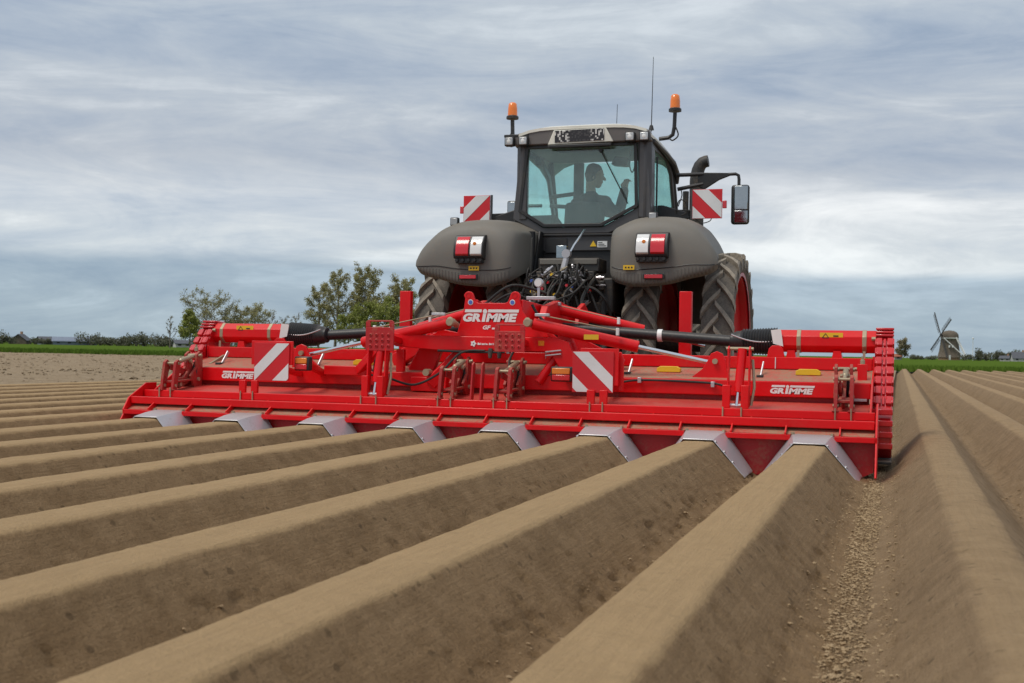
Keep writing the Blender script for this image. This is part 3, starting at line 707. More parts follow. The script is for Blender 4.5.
logo(2.255, 2.585, .562, .628, 1.0485, T); logo(-2.575, -2.245, .562, .628, 1.0485, T)
# main box beam, wing arms
HB = MB().prism([(-.89, .99), (-.50, .968), (.56, .968), (.66, .93), (.75, .70), (.75, .62), (.60, .70), (.50, .85), (-.50, .85), (-.86, .875), (-.90, .90)], 'Y', .985, 1.12).build('box_beam', 'red', T, .006, 25)
mk = MB(); mk.lathe([(0, -.002), (.020, -.002), (.020, 0)], (-.155, .982, .908), 'Y', 10)
for k in range(5): mk.beam((-.155, .980, .908), (-.155+.026*math.cos(k*1.26), .980, .908+.026*math.sin(k*1.26)), .002, .009, (0, 0, 1))
mk.build('emblem', 'white', HB)
tm = MB()
for k, (wd, ht) in enumerate(((.012, .018), (.009, .013), (.006, .017), (.009, .013), (.008, .013), (.006, .016), (.009, .013), (.004, .008), (.010, .017), (.008, .013), (.004, .017), (.004, .017))):
    x = -.118+k*.0125; tm.box(x, x+wd, .981, .983, .898, .898+ht)
tm.build('lettering', 'white', HB)
MB().box(.405, .455, .982, .984, .90, .94).build('reflector', 'orange', HB)
MB().prism([(.56, 1.02), (.66, .97), (.80, .66), (.80, .56), (.62, .56), (.50, .85)], 'Y', 1.06, 1.14).build('wing_plate', 'red', T, .006)
MB().prism([(-.56, 1.0), (-.66, .95), (-.80, .70), (-.80, .58), (-.62, .56), (-.50, .85)], 'Y', 1.14, 1.20).build('wing_plate', 'red', T, .006)
for s in (-1, 1):
    # swing arm from the head to the wing, oblique
    MB().beam((s*.60, 1.25, .95), (s*1.02, 1.36, .74), .10, .12).build('wing_arm', 'red', T, .008)
    MB().beam((s*.42, 1.18, .98), (s*.90, 1.30, .60), .09, .09).build('wing_strut', 'red', T, .006)
    # fold cylinder
    a, b_ = Vector((s*.335, .955, 1.082)), Vector((s*1.79, 1.19, .785)); d = (b_-a); L_ = d.length; d.normalize()
    c = MB().path([a+d*.03, a+d*.035, a+d*.90, a+d*.905], [.030, .048, .048, .040], 16).build('fold_cylinder', 'red', T)
    MB().tube(a+d*.90, b_, .018, n=12).build('piston_rod', 'chrome', c)
    MB().tube(a-Vector((0, .06, -.02)), a+Vector((0, .10, -.02)), .026, n=10).build('pin', 'brass', c)
    MB().lathe([(.0, -.07), (.030, -.07), (.036, -.06), (.034, 0), (.022, .01)], a, 'Y', 12).build('grease_boss', 'brass', c)
    MB().box((s*.80)-.07, (s*.80)+.07, .945, .948, .975, 1.01) 
    MB().prism([(s*1.62, .66), (s*1.92, .66), (s*1.90, .80)]+[(s*1.83+.065*math.cos(R(t))*1, .815+.065*math.sin(R(t))) for t in ((0, 45, 90, 135, 180) if s > 0 else (180, 135, 90, 45, 0))]+[(s*1.72, .74)], 'Y', 1.13, 1.155).build('rod_bracket', 'red', T, .003)
    MB().tube((s*1.82, 1.10, .80), (s*1.82, 1.19, .80), .022, n=10).build('pin', 'brass', T)
    # second cylinder nearer the tractor
    a2, b2_ = Vector((s*.31, 1.80, 1.235)), Vector((s*1.06, 2.0, 1.055)); MB().path([a2, a2+(b2_-a2)*.01, b2_], [.03, .047, .047], 14).build('fold_cylinder', 'red', T)
    MB().tube(b2_, b2_+(b2_-a2).normalized()*.55, .018, n=10).build('piston_rod', 'chrome', T)
    # thin stroke indicator rods
    MB().tube((s*.47, .93, 1.14), (s*1.06, 1.0, 1.03), .005, n=6).build('indicator_rod', 'brass', T)
    MB().tube((s*.30, 1.72, 1.27), (s*.88, 1.80, 1.14), .005, n=6).build('indicator_rod', 'brass', T)
    MB().box(s*.33-.05, s*.33+.05, 1.70, 1.74, 1.255, 1.285).build('rod_clamp', 'steel', T, .004); MB().box(s*.45-.06, s*.45+.06, .92, .95, 1.135, 1.16).build('rod_clamp', 'steel', T, .004)
    for x in (.88,): MB().box(s*x-.012, s*x+.012, 1.79, 1.82, 1.10, 1.16).build('rod_clamp', 'white', T, .003)
    MB().box(s*1.06-.012, s*1.06+.012, .985, 1.01, .99, 1.05).build('rod_clamp', 'white', T, .003)
    # red parking stands rising in front
    MB().box(s*1.31, s*1.42, 2.34, 2.41, .30, 1.415).build('parking_stand', 'red', T, .005)
    MB().beam((s*1.365, 2.34, .80), (s*1.365, 1.60, .80), .08, .08).build('stand_arm', 'red', T, .005)
    # hood furniture: latches and yellow stickers
    for x in ((2.16, 1.10) if s > 0 else (2.70, 1.72)):
        MB().beam((s*x, 1.25, .69), (s*x+.012, 1.33, .80), .03, .012, (1, 0, 0)).build('latch', 'steel', T, .003)
        MB().box(s*x-.025, s*x+.025, 1.17, 1.24, .675, .70).build('latch_base', 'cast', T, .004)
    for x in ((2.52, 1.42) if s > 0 else (2.25, 1.3)):
        MB().prism([(s*x-.095, .705), (s*x+.095, .705), (s*x+.095, .735), (s*x+.065, .752), (s*x-.065, .752), (s*x-.095, .735)], 'Y', 1.28, 1.34).build('sticker_pad', 'yellow', T, .003)
    MB().beam((s*2.80, 1.44, .76), (s*2.80, 1.20, .68), .02, .02).build('brace_rod', 'brass', T)
    if s > 0: MB().box(2.895, 2.965, 1.16, 1.20, .66, .80).build('adjust_block', 'red', T, .004)
    MB().path([(s*2.93, 1.18, .80), (s*2.93, 1.18, .83), (s*2.93, 1.18, .835), (s*2.93, 1.18, .86)], [.018, .018, .009, .009], 8).build('adjust_screw', 'brass', T)
    MB().box(s*2.84, s*2.97, 1.036, 1.05, .52, .54).build('type_plate', 'steel', T, .002)
MB().box(.80, .92, .934, .9365, .955, .995).build('sticker', 'yellow', T)
MB().tube((.40, 1.02, .60), (.60, 1.12, .92), .034, n=12).build('strut_tube', 'red', T)
for z in (.80, .83): MB().path([(.47, .99, z), (.47, .975, z+.02), (.60, .975, z+.035), (.60, 1.0, z+.02)], .006, 6).build('clip', 'steel', T)
# square tube stubs at the left wing
MB().box(-1.50, -1.10, .93, 1.0, .62, .70).build('stub_tube', 'red', T, .006); MB().beam((-1.18, .95, .66), (-.92, .80, .86), .06, .07).build('stub_strut', 'red', T, .006)
MB().beam((-.55, 1.0, .56), (-.33, 1.12, .82), .09, .10).build('stub_strut', 'red', T, .006); MB().tube((-.56, .94, .66), (-.56, 1.02, .66), .03, n=12).build('pivot_pin', 'brass', T)
MB().box(-.72, -.40, 1.0, 1.05, .50, .62).build('gusset_plate', 'red', T, .006); MB().box(-.85, -.78, .98, 1.03, .66, .85).build('stub_post', 'red', T, .005)
# hydraulic hoses and pipes on the machine
def hose(pts, r=.010, mt='black_soft', par=None, name='hose'):
    P_ = [Vector(a) for a in pts]; out = []
    for i in range(len(P_)-1):
        p0, p1, p2, p3 = P_[max(i-1, 0)], P_[i], P_[i+1], P_[min(i+2, len(P_)-1)]
        for k in range(6):
            t = k/6; out.append(.5*((2*p1)+(p2-p0)*t+(2*p0-5*p1+4*p2-p3)*t*t+(3*p1-p0-3*p2+p3)*t**3))
    out.append(P_[-1]); return MB().path(out, r, 7).build(name, mt, par or T)
hose([(1.02, 1.03, .60), (1.25, 1.03, .64), (1.8, 1.03, .63), (1.95, .9, .60), (2.0, .68, .62)], .009)
hose([(-.80, .80, .60), (-.60, .80, .56), (-.40, .85, .66), (-.25, .95, .83), (-.05, .97, .85)], .010)
hose([(-1.55, 1.03, .64), (-1.25, 1.02, .645), (-.95, .85, .62), (-.85, .70, .62)], .009)
hose([(-.47, .98, .845), (-.2, .975, .838), (.12, .975, .84)], .010)
hose([(.20, .99, .86), (.19, .90, .78), (.22, .80, .70)], .010); hose([(-.86, .80, .90), (-.92, .72, .76), (-.90, .66, .60)], .008); hose([(-.98, .80, .86), (-1.02, .80, .72), (-.92, .80, .62)], .008)
hose([(.30, 1.13, 1.24), (.36, 1.15, 1.14), (.50, 1.16, 1.02), (.62, 1.1, .90), (.68, 1.04, .82)], .012)
hose([(-.15, 1.45, 1.26), (.02, 1.4, 1.34), (.16, 1.5, 1.30)], .010); hose([(-.25, 1.5, 1.25), (.0, 1.5, 1.42), (.25, 1.7, 1.36)], .012)
for x, z in ((1.24, .64), (1.82, .62), (-.95, .62), (-1.45, .645), (-.02, .845), (.14, .85)): MB().box(x-.014, x+.014, 1.0, 1.05, z-.022, z+.022).build('hose_clip', 'steel', T, .003)
for x, z in ((-.0, .84), (.08, .84)): MB().path([(x, .97, z+.03), (x, .965, z), (x, .96, z-.05)], [.018, .022, .014], 8).build('fitting', 'cast', T)
# pressure gauge on the head
g_ = MB().lathe([(0, 0), (.036, 0), (.040, .006), (.040, .03), (0, .03)], (.275, 1.38, 1.435), 'Y', 20).build('pressure_gauge', 'steel', T)
MB().lathe([(0, -.002), (.031, -.002), (.031, .0)], (.275, 1.378, 1.435), 'Y', 20).build('gauge_face', 'gauge', g_)
MB().tube((.275, 1.395, 1.40), (.275, 1.395, 1.31), .012, n=8).build('gauge_stem', 'steel', T); MB().box(.17, .42, 1.38, 1.42, 1.29, 1.32).build('manifold', 'steel', T, .004)
# top frame, A-frame towards the tractor, gearbox
for s in (-1, 1):
    MB().beam((s*.20, 1.12, 1.20), (s*.42, 2.45, 1.10), .05, .16).build('frame_arm', 'red', T, .006)
    MB().prism([(1.95, .95), (2.15, .60), (2.62, .55), (2.70, .62), (2.55, .75), (2.35, 1.25), (2.25, 1.30), (2.1, 1.25)], 'X', s*.42, s*.46).build('hitch_plate', 'red', T, .005)
    MB().tube((s*.40, 2.62, .63), (s*.60, 2.62, .63), .022, n=10).build('hitch_pin', 'steel', T)
MB().prism([(1.20, 1.02), (1.40, 1.24), (1.75, 1.30), (2.3, 1.24), (2.3, 1.12), (1.5, 1.0)], 'X', .30, .36).build('frame_plate', 'red', T, .006)
MB().prism([(1.20, 1.02), (1.40, 1.24), (1.75, 1.30), (2.3, 1.24), (2.3, 1.12), (1.5, 1.0)], 'X', -.36, -.30).build('frame_plate', 'red', T, .006)
MB().box(-.28, .28, 1.75, 2.15, .90, 1.22).build('gearbox', 'cast', T, .03); MB().tube((0, 2.15, 1.05), (0, 2.35, 1.05), .07, n=14).build('input_shaft', 'black', T)

# ------------------------------------------------------------------ the tractor
TR = thing('tractor', 'dark grey tractor with narrow dual rear wheels and red rims', 'tractor', (0, 4.15, .06))
AX, AZ = 4.15, .975
_lug = {}
def wheel(cx, rad, wd, y, z, nl, out=1):
    hw = wd/2; rr = rad*.755
    rim = MB().lathe([(rr-.01, -hw*.86), (rr+.025, -hw*.88), (rr+.025, -hw*.78), (rr-.03, -hw*.70), (rr-.05, -hw*.2), (rr-.05, hw*.2), (rr-.03, hw*.70), (rr+.025, hw*.78), (rr+.025, hw*.88), (rr-.01, hw*.86)], (cx, y, z), 'X', 48)
    o_ = out*hw
    rim.lathe([(rr-.045, o_*.25), (rr*.80, o_*.10), (rr*.62, -o_*.12), (rr*.42, -o_*.22), (rr*.30, -o_*.22), (rr*.28, o_*.05), (rr*.16, o_*.10), (.001, o_*.12)], (cx, y, z), 'X', 48)
    wh = rim.build('wheel', 'red_rim', TR, 0, 40)
    for k in range(10):
        a = k*2*math.pi/10; MB().tube((cx-o_*.22, y+rr*.36*math.cos(a), z+rr*.36*math.sin(a)), (cx-o_*.10, y+rr*.36*math.cos(a), z+rr*.36*math.sin(a)), .018, n=6).build('wheel_nut', 'steel', wh)
    r = rad-.045
    MB().lathe([(rr+.02, -hw*.80), (rr+.04, -hw*.93), (rr+.09, -hw*.99), (r-.07, -hw*1.0), (r-.02, -hw*.93), (r-.002, -hw*.5), (r, 0), (r-.002, hw*.5), (r-.02, hw*.93), (r-.07, hw*1.0), (rr+.09, hw*.99), (rr+.04, hw*.93), (rr+.02, hw*.80)], (cx, y, z), 'X', 72).build('tyre', 'tyre', wh, 0, 40)
    for sd in (-1, 1):
        key = (rad, wd, sd)
        if key not in _lug:
            # one bar of the tread: from the centre line to the shoulder, swept back, then down the sidewall
            m_ = MB(); secs = []
            for t, xx, rb, rt_ in ((0, -.02, r-.01, rad), (.45, hw*.45, r-.01, rad), (.85, hw*.90, r-.03, rad-.008), (1.0, hw*1.0, r-.05, rad-.03), (1.08, hw*1.02, r-.11, rad-.10)):
                ang = t*.27*(1.0/rad)*.95; wdt = (.030+.012*t)/rad
                row = []
                for rr_, ww in ((rb, wdt*1.25), (rt_, wdt*.8), (rt_, -wdt*.8), (rb, -wdt*1.25)):
                    row.append((sd*xx, rr_*math.cos(ang+ww), rr_*math.sin(ang+ww)))
                secs.append(row)
            for row in secs: m_.v += row
            for i in range(len(secs)-1):
                for j in range(4):
                    a0 = i*4+j; a1 = i*4+(j+1) % 4; m_.f.append((a0, a1, a1+4, a0+4))
            m_.f += [(3, 2, 1, 0), tuple(range(len(secs)*4-4, len(secs)*4))]
            me = m_.mesh('lug'); bm = bmesh.new(); bm.from_mesh(me); bmesh.ops.recalc_face_normals(bm, faces=bm.faces); bm.to_mesh(me); bm.free()
            me.materials.append(M['lug']); _lug[key] = me
        for k in range(nl):
            a = 2*math.pi*(k+(.5 if sd > 0 else 0))/nl
            q = bpy.data.objects.new('lug', _lug[key]); COL.objects.link(q); q.parent = wh
            q.location = Vector((cx, y, z))-WLOC[wh]; q.rotation_euler = (a, 0, 0)
    return wh
for s in (-1, 1):
    wheel(s*1.505, .935, .32, AX, AZ, 22, s); wheel(s*.735, .935, .34, AX, AZ, 22, s)
    wheel(s*.80, .72, .36, 7.15, .78, 18, s)
MB().tube((-1.6, AX, AZ), (1.6, AX, AZ), .10, n=16).build('rear_axle', 'cast', TR)
MB().tube((-.8, 7.15, .78), (.8, 7.15, .78), .08, n=12).build('front_axle', 'cast', TR)
MB().box(-.34, .34, 3.55, 6.2, .62, 1.62).build('transmission', 'cast', TR, .05)
MB().prism([(5.35, 1.25), (8.25, 1.15), (8.45, 1.45), (8.35, 1.92), (7.6, 2.10), (5.35, 2.22)], 'X', -.46, .46).build('bonnet', 'grey_body', TR, .06)
MB().prism([(8.36, 1.25), (8.47, 1.45), (8.40, 1.85), (8.38, 1.85)], 'X', -.40, .40).build('grille', 'black', TR)
MB().box(-.55, .55, 8.1, 8.75, .62, 1.15).build('front_weight', 'cast', TR, .05)
MB().box(-.30, .30, 6.0, 8.2, .7, 1.3).build('front_chassis', 'cast', TR, .03)

# fenders
FB = [(.455, 1.70, 2.05, .50), (.462, 1.66, 2.07, .28), (.49, 1.605, 2.09, .11), (.57, 1.545, 2.13, .02), (.76, 1.505, 2.20, 0.), (1.06, 1.525, 2.20, 0.), (1.28, 1.58, 2.14, 0.), (1.40, 1.605, 2.05, .0), (1.49, 1.635, 1.94, .01), (1.545, 1.68, 1.82, .04)]
def fcurve(e, k):
    x, zb, zt, yo = e; h = zt-zb
    return [(3.02+yo, zb), (2.985+yo, zb+.03), (2.975+yo, zb+h*.22), (2.985+yo, zb+h*.52), (3.035+yo*.9, zb+h*.80), (3.13+yo*.7, zb+h*.94), (3.34+yo*.4, zt), (3.85, zt+.04), (4.45, zt+.03), (4.85, zt-.12), (5.10, zt-.38), (5.22, zt-.7), (5.25, zt-1.0)][k]
def fcr(s):
    def cr(P_, sub):
        P_ = [np.array(a, float) for a in P_]; out = []
        for i in range(len(P_)-1):
            p0, p1, p2, p3 = P_[max(i-1, 0)], P_[i], P_[i+1], P_[min(i+2, len(P_)-1)]
            for j in range(sub):
                t = j/sub; out.append(.5*(2*p1+(p2-p0)*t+(2*p0-5*p1+4*p2-p3)*t*t+(3*p1-p0-3*p2+p3)*t**3))
        return out+[P_[-1]]
    dense = cr(FB, 4)
    cols = [cr([(s*(e[0]-max(0, e[0]-1.15)*.30*min(1, max(0, k-4)/3)), *fcurve(e, k)) for k in range(13)], 4) for e in dense]
    return [[tuple(c[i]) for c in cols] for i in range(len(cols[0]))]
def rib_mat():
    mt, t, b = mat('ribbed_grey_trim'); q = NT(t)
    b.inputs['Base Color'].default_value = (.150, .141, .122, 1); b.inputs['Roughness'].default_value = .55
    wv = q.n('ShaderNodeTexWave', {'Vector': q.world(), 'Scale': 9.0}, wave_type='BANDS', bands_direction='X')
    q.link(q.bump(wv.outputs['Fac'], .55, .012), b.inputs['Normal']); return mt
M['ribbed'] = rib_mat()
FEND = {}
for s in (-1, 1):
    f = MB().sheet(fcr(s), .02, (0, .9, -.45)).build('fender', 'grey_body', TR, 0, 50); FEND[s] = f
    rows = [[(p_[0], p_[1]-.005, p_[2]) for p_ in r_[10:-2]] for r_ in fcr(s)[1:8]]
    MB().sheet(rows, .006, (0, 1, 0)).build('ribbed_trim', 'ribbed', f, 0, 40)
    sm = fcr(s)[8]; MB().path([(p_[0], p_[1]-.002, p_[2]) for p_ in sm[10:-2]], .0045, 5).build('seam', 'black', f)
    MB().prism([(3.46, 1.66), (3.48, 2.02), (3.60, 2.08), (3.9, 2.10), (3.9, 1.50), (3.55, 1.55)], 'X', s*.446, s*.460).build('inner_wall', 'grey_body', f, .004)
    MB().prism([(3.6, 1.0), (3.5, 1.6), (3.7, 2.12), (4.8, 2.12), (4.9, 1.2)], 'X', s*.42, s*.436).build('wheel_arch', 'black', f)
    # rear lamps
    lx = [(.785, .905, 'clearlens'), (.925, 1.06, 'redlens')]
    hs = MB().prism([(2.90, 1.775), (2.885, 1.81), (2.90, 1.92), (2.96, 2.01), (3.09, 2.03), (3.05, 1.75)], 'X', s*.772, s*1.088).build('lamp_housing', 'black', f, .008)
    for x0, x1, mt_ in lx:
        rows = [[(s*(x0+(x1-x0)*t), y, z) for t in (0, .5, 1)] for y, z in ((2.888, 1.80), (2.872, 1.815), (2.878, 1.87), (2.892, 1.925), (2.94, 1.99), (2.96, 2.0))]
        ln = MB().sheet(rows, .03, (0, 1, -.3)).build('lens', mt_, hs, .004, 40)
        if mt_ == 'clearlens': MB().lathe([(0, -.004), (.016, -.002), (.02, .004)], (s*(x0+.075), 2.886, 1.92), 'Y', 12).build('bulb', 'orange', ln)
    for k in range(5): MB().lathe([(0, -.012), (.016, -.012), (.020, 0), (.020, .03)], (s*(.80+k*.063), 2.905, 1.755), 'Y', 10).build('push_button', 'black', hs)
    MB().box(s*.785, s*1.07, 2.91, 2.97, 1.725, 1.78).build('button_panel', 'black', hs, .006)
    MB().box(s*.845, s*1.05, 2.945, 2.965, 1.565, 1.615).build('reflector_frame', 'black', f, .004)
    MB().box(s*.86, s*1.035, 2.938, 2.95, 1.572, 1.608).build('reflector', 'redlens', f, .003)
    yx = .705 if s > 0 else .885
    st = MB().box(s*yx-.055, s*yx+.055, 2.948, 2.953, 1.655, 1.70).build('sticker', 'yellow', f)
    for k in (-.03, .0, .03): MB().box(s*yx+k-.008, s*yx+k+.008, 2.946, 2.9475, 1.67, 1.685).build('sticker_print', 'ink', st)
    # work lamp on the fender
    wx = .885 if s > 0 else 1.19
    dy = 3.16; wz = 2.15 if s > 0 else 2.135
    wl = MB().box(s*wx-.045, s*wx+.045, dy, dy+.06, wz-.005, wz+.085).build('work_lamp', 'black', f, .012)
    MB().box(s*wx-.036, s*wx+.036, dy-.004, dy+.01, wz+.004, wz+.076).build('lens', 'lampglass', wl, .006)
    MB().tube((s*wx, dy+.03, wz-.07), (s*wx, dy+.03, wz+.0), .012, n=8).build('bracket', 'black', wl)
    cb = [(s*wx-.02, dy+.05, wz+.02), (s*wx-.10*s, dy+.04, wz+.03), (s*wx-.13*s, dy+.02, wz-.01), (s*wx-.05*s, dy+.0, wz-.05), (s*wx, dy-.0, wz-.09)]
    hose(cb, .005, 'black_soft', f, 'cable')
    # hazard board above the fender
    if s > 0: hb = hazard(1.12, 1.43, 2.265, 2.57, 4.07, (1, [(-.4, .45), (1.0, 1.52)]), TR)
    else: hb = hazard(-1.43, -1.12, 2.27, 2.565, 4.07, (-1, [(-.4, .45), (1.0, 1.52)]), TR)
    MB().box(s*1.432, s*1.475, 4.075, 4.10, 2.37, 2.45).build('side_marker', 'redlens', hb, .006)
    MB().box(s*1.10, s*1.12, 4.085, 4.11, 2.26, 2.57).build('board_edge', 'frame', hb)
    MB().beam((s*1.12, 4.12, 2.33), (s*.78, 4.30, 2.36), .05, .07).build('board_arm', 'black', TR, .01)
    MB().prism([(s*.74, 2.24), (s*1.12, 2.28), (s*1.10, 2.33), (s*.80, 2.42), (s*.74, 2.42)], 'Y', 4.12, 4.2).build('bracket', 'black', TR, .01)
hose([(.94, 4.1, 2.33), (.98, 4.08, 2.46), (1.05, 4.08, 2.44), (1.06, 4.08, 2.34), (1.0, 4.08, 2.30)], .006, 'black_soft', TR, 'cable')
hose([(1.15, 4.10, 2.27), (1.22, 4.08, 2.22), (1.30, 4.09, 2.24), (1.32, 4.1, 2.28)], .005, 'black_soft', TR, 'cable')

# cab
def ring(outer, inner, y0, y1, axis='Y', mt='frame', name='window_frame', par=None, bev=.01):
    n = len(outer); f = (lambda p_, t: (p_[0], t, p_[1])) if axis == 'Y' else (lambda p_, t: (t, p_[0], p_[1]))
    vs_ = [f(p_, y0) for p_ in outer]+[f(p_, y0) for p_ in inner]+[f(p_, y1) for p_ in outer]+[f(p_, y1) for p_ in inner]
    fs = []
    for i in range(n):
        j = (i+1) % n
        fs += [(i, j, n+j, n+i), (2*n+i, 3*n+i, 3*n+j, 2*n+j), (i, 2*n+i, 2*n+j, j), (n+i, n+j, 3*n+j, 3*n+i)]
    return MB().add(vs_, fs).build(name, mt, par or TR, bev, 30)
rw_in = [(-.59, 3.01), (.55, 3.01), (.57, 2.39), (.21, 2.205), (-.40, 2.205), (-.66, 2.36)]
rw_mid = [(-.625, 3.03), (.585, 3.03), (.605, 2.37), (.225, 2.17), (-.415, 2.17), (-.695, 2.34)]
rw_out = [(-.69, 3.05), (.68, 3.05), (.745, 2.27), (.30, 2.10), (-.45, 2.10), (-.76, 2.26)]
ring(rw_out, rw_mid, 3.80, 3.90); ring(rw_mid, rw_in, 3.775, 3.80, 'Y', 'black', 'window_seal', None, .005)
MB().prism(rw_mid, 'Y', 3.803, 3.809).build('rear_window', 'glass', TR, 0, 0)
for s in (-1, 1):
    so_ = [(3.88, 3.04), (4.72, 3.04), (5.02, 2.90), (5.28, 2.45), (5.20, 1.98), (4.4, 1.72), (3.92, 2.08)]
    si_ = [(3.98, 2.98), (4.66, 2.98), (4.93, 2.86), (5.17, 2.45), (5.10, 2.04), (4.4, 1.82), (4.02, 2.14)]
    ring(so_, si_, s*.70, s*.735, 'X')
    MB().prism(si_, 'X', s*.716, s*.722).build('side_window', 'glass', TR, 0, 0)
    MB().tube((s*.745, 4.05, 2.25), (s*.745, 4.05, 2.92), .010, n=8).build('grab_rail', 'black', TR)
    # corner posts
    MB().prism([(s*.60, 3.79), (s*.675, 3.785), (s*.735, 3.83), (s*.735, 3.90), (s*.62, 3.91)], 'Z', 2.25, 3.06).build('corner_post', 'frame', TR, .015)
    MB().path([(s*.71, 5.28, 2.0), (s*.72, 5.30, 2.45), (s*.71, 5.08, 2.92), (s*.69, 4.95, 3.05)], .035, 8).build('front_post', 'black', TR)
    MB().prism([(3.86, 1.95), (3.86, 2.26), (4.3, 2.2), (5.2, 2.02), (5.2, 1.55), (4.2, 1.55)], 'X', s*.66, s*.73).build('cab_sill', 'frame', TR, .01)
wsr = [[(x, 5.30+.10*(1-(x/.74)**2), 1.95) for x in (-.74, -.37, 0, .37, .74)], [(x, 5.31+.12*(1-(x/.74)**2), 2.45) for x in (-.74, -.37, 0, .37, .74)], [(x, 5.09+.10*(1-(x/.74)**2), 2.90) for x in (-.74, -.37, 0, .37, .74)], [(x, 4.97+.10*(1-(x/.74)**2), 3.04) for x in (-.74, -.37, 0, .37, .74)]]
MB().sheet(wsr, .006, (0, 1, 0)).build('windscreen', 'glass', TR, 0, 60)
MB().box(-.76, .76, 3.86, 5.25, 1.50, 1.56).build('cab_floor', 'black', TR, .01)
MB().prism([(-.76, 2.26), (-.45, 2.10), (.30, 2.10), (.76, 2.26), (.74, 1.95), (.50, 1.92), (-.50, 1.92), (-.74, 1.95)], 'Y', 3.83, 3.885).build('lower_panel', 'frame', TR, .008)
MB().box(-.52, .52, 3.80, 3.84, 2.075, 2.10).build('cab_ledge', 'black', TR, .006)
MB().box(-.50, .50, 3.86, 3.90, 1.25, 1.93).build('rear_bulkhead', 'black', TR, .01)
MB().box(-.42, .30, 3.822, 3.829, 1.88, 2.06).build('lower_window', 'mirror', TR) if False else MB().box(-.40, -.16, 3.815, 3.829, 1.90, 2.05).build('lower_window', 'black', TR, .004)
# wiper
MB().path([(.20, 3.77, 2.96), (.21, 3.765, 2.95), (.50, 3.765, 2.40)], .007, 6).build('wiper', 'black', TR); MB().lathe([(0, -.02), (.02, -.02), (.024, .02)], (.20, 3.775, 2.965), 'Y', 10).build('wiper_pivot', 'black', TR)
# roof
def rsec(y, hw, z0, z1, n=12):
    pts = []
    for i in range(n+1):
        t = -1+2*i/n; pts.append((t*hw, y, z0+(z1-z0)*(1-abs(t)**5)))
    return pts
MB().sheet([rsec(3.74, .69, 3.165, 3.225), rsec(3.80, .74, 3.11, 3.245), rsec(4.1, .77, 3.08, 3.275), rsec(4.6, .78, 3.04, 3.275), rsec(4.95, .77, 2.99, 3.23), rsec(5.15, .70, 2.95, 3.10)], .03, (0, 0, -1)).build('cab_roof', 'roofwhite', TR, 0, 40)
MB().prism([(-.76, 3.045), (-.74, 3.15), (-.70, 3.172), (-.52, 3.198), (-.2, 3.222), (.2, 3.222), (.52, 3.198), (.68, 3.172), (.72, 3.15), (.74, 3.045)], 'Y', 3.75, 3.86).build('roof_back', 'roofgrey', TR, .012)
M['lining'] = paint('pale_roof_lining', (.42, .43, .41), .9, .0)
MB().box(-.71, .71, 3.87, 5.0, 3.045, 3.09).build('roof_lining', 'lining', TR, .02)
for s in (-1, 1):
    MB().path([(s*.745, 3.86, 3.06), (s*.765, 4.4, 3.02), (s*.77, 4.85, 2.98), (s*.765, 5.1, 2.90), (s*.75, 5.17, 2.80)], [.02, .026, .032, .034, .024], 8).build('roof_lip', 'frame', TR)
    # beacon
    bz = 3.18
    bc = MB().path([(s*.74, 4.16, 3.13), (s*.84, 4.16, 3.14), (s*.885, 4.16, 3.17), (s*.90, 4.16, 3.25), (s*.905, 4.16, 3.40)], .022, 8).build('beacon', 'black', TR)
    MB().lathe([(0, 3.39), (.068, 3.39), (.068, 3.415), (.056, 3.425), (0, 3.425)], (s*.905, 4.16, .025), 'Z', 18).build('base', 'black', bc, 0, 40)
    MB().lathe([(.054, 3.425), (.052, 3.50), (.046, 3.555), (.030, 3.57), (0, 3.573)], (s*.905, 4.16, .025), 'Z', 18).build('lens', 'amber', bc, 0, 50)
    hose([(s*.90, 4.16, 3.28), (s*.95, 4.12, 3.16), (s*.90, 4.1, 3.10), (s*.86, 4.12, 3.12)], .008, 'black_soft', bc, 'cable')
    # roof work lamps
    for x in ((.525, .675) if s > 0 else (.63, .785)):
        zc = 3.082
        wl = MB().box(s*x-.052, s*x+.052, 3.69, 3.76, zc-.05, zc+.05).build('work_lamp', 'black', TR, .012)
        MB().box(s*x-.042, s*x+.042, 3.684, 3.70, zc-.04, zc+.04).build('lens', 'lampglass', wl, .008)
        MB().lathe([(0, -.002), (.018, -.002), (.022, 0)], (s*x, 3.684, zc), 'Y', 12).build('bulb', 'gauge', wl)
MB().beam((-.86, 3.76, 3.15), (-.58, 3.76, 3.15), .03, .03).build('lamp_rail', 'black', TR, .006)
# plate holder and blurred plate
MB().prism([(-.365, 3.035), (.345, 3.045), (.265, 3.19), (-.30, 3.185)], 'Y', 3.722, 3.748).build('plate_holder', 'roofwhite', TR, .006)
MB().prism([(-.285, 3.052), (.248, 3.06), (.248, 3.185), (-.285, 3.178)], 'Y', 3.714, 3.7215).build('number_plate', 'plate', TR, .002)
MB().box(-.36, .33, 3.70, 3.76, 2.995, 3.03).build('rear_visor', 'black', TR, .008)
MB().prism([(-.26, 2.97), (.24, 2.975), (.32, 2.998), (-.34, 2.998)], 'Y', 3.84, 3.86).build('window_latch_bar', 'black', TR)
MB().tube((.645, 4.2, 3.22), (.655, 4.2, 4.02), .006, .003, 6).build('antenna', 'black', TR); MB().lathe([(.0, 0), (.03, 0), (.018, .05), (0, .06)], (.645, 4.2, 3.235), 'Z', 10).build('antenna_base', 'black', TR)
MB().tube((.265, 4.2, 3.26), (.27, 4.2, 3.53), .004, .003, 6).build('antenna', 'black', TR)
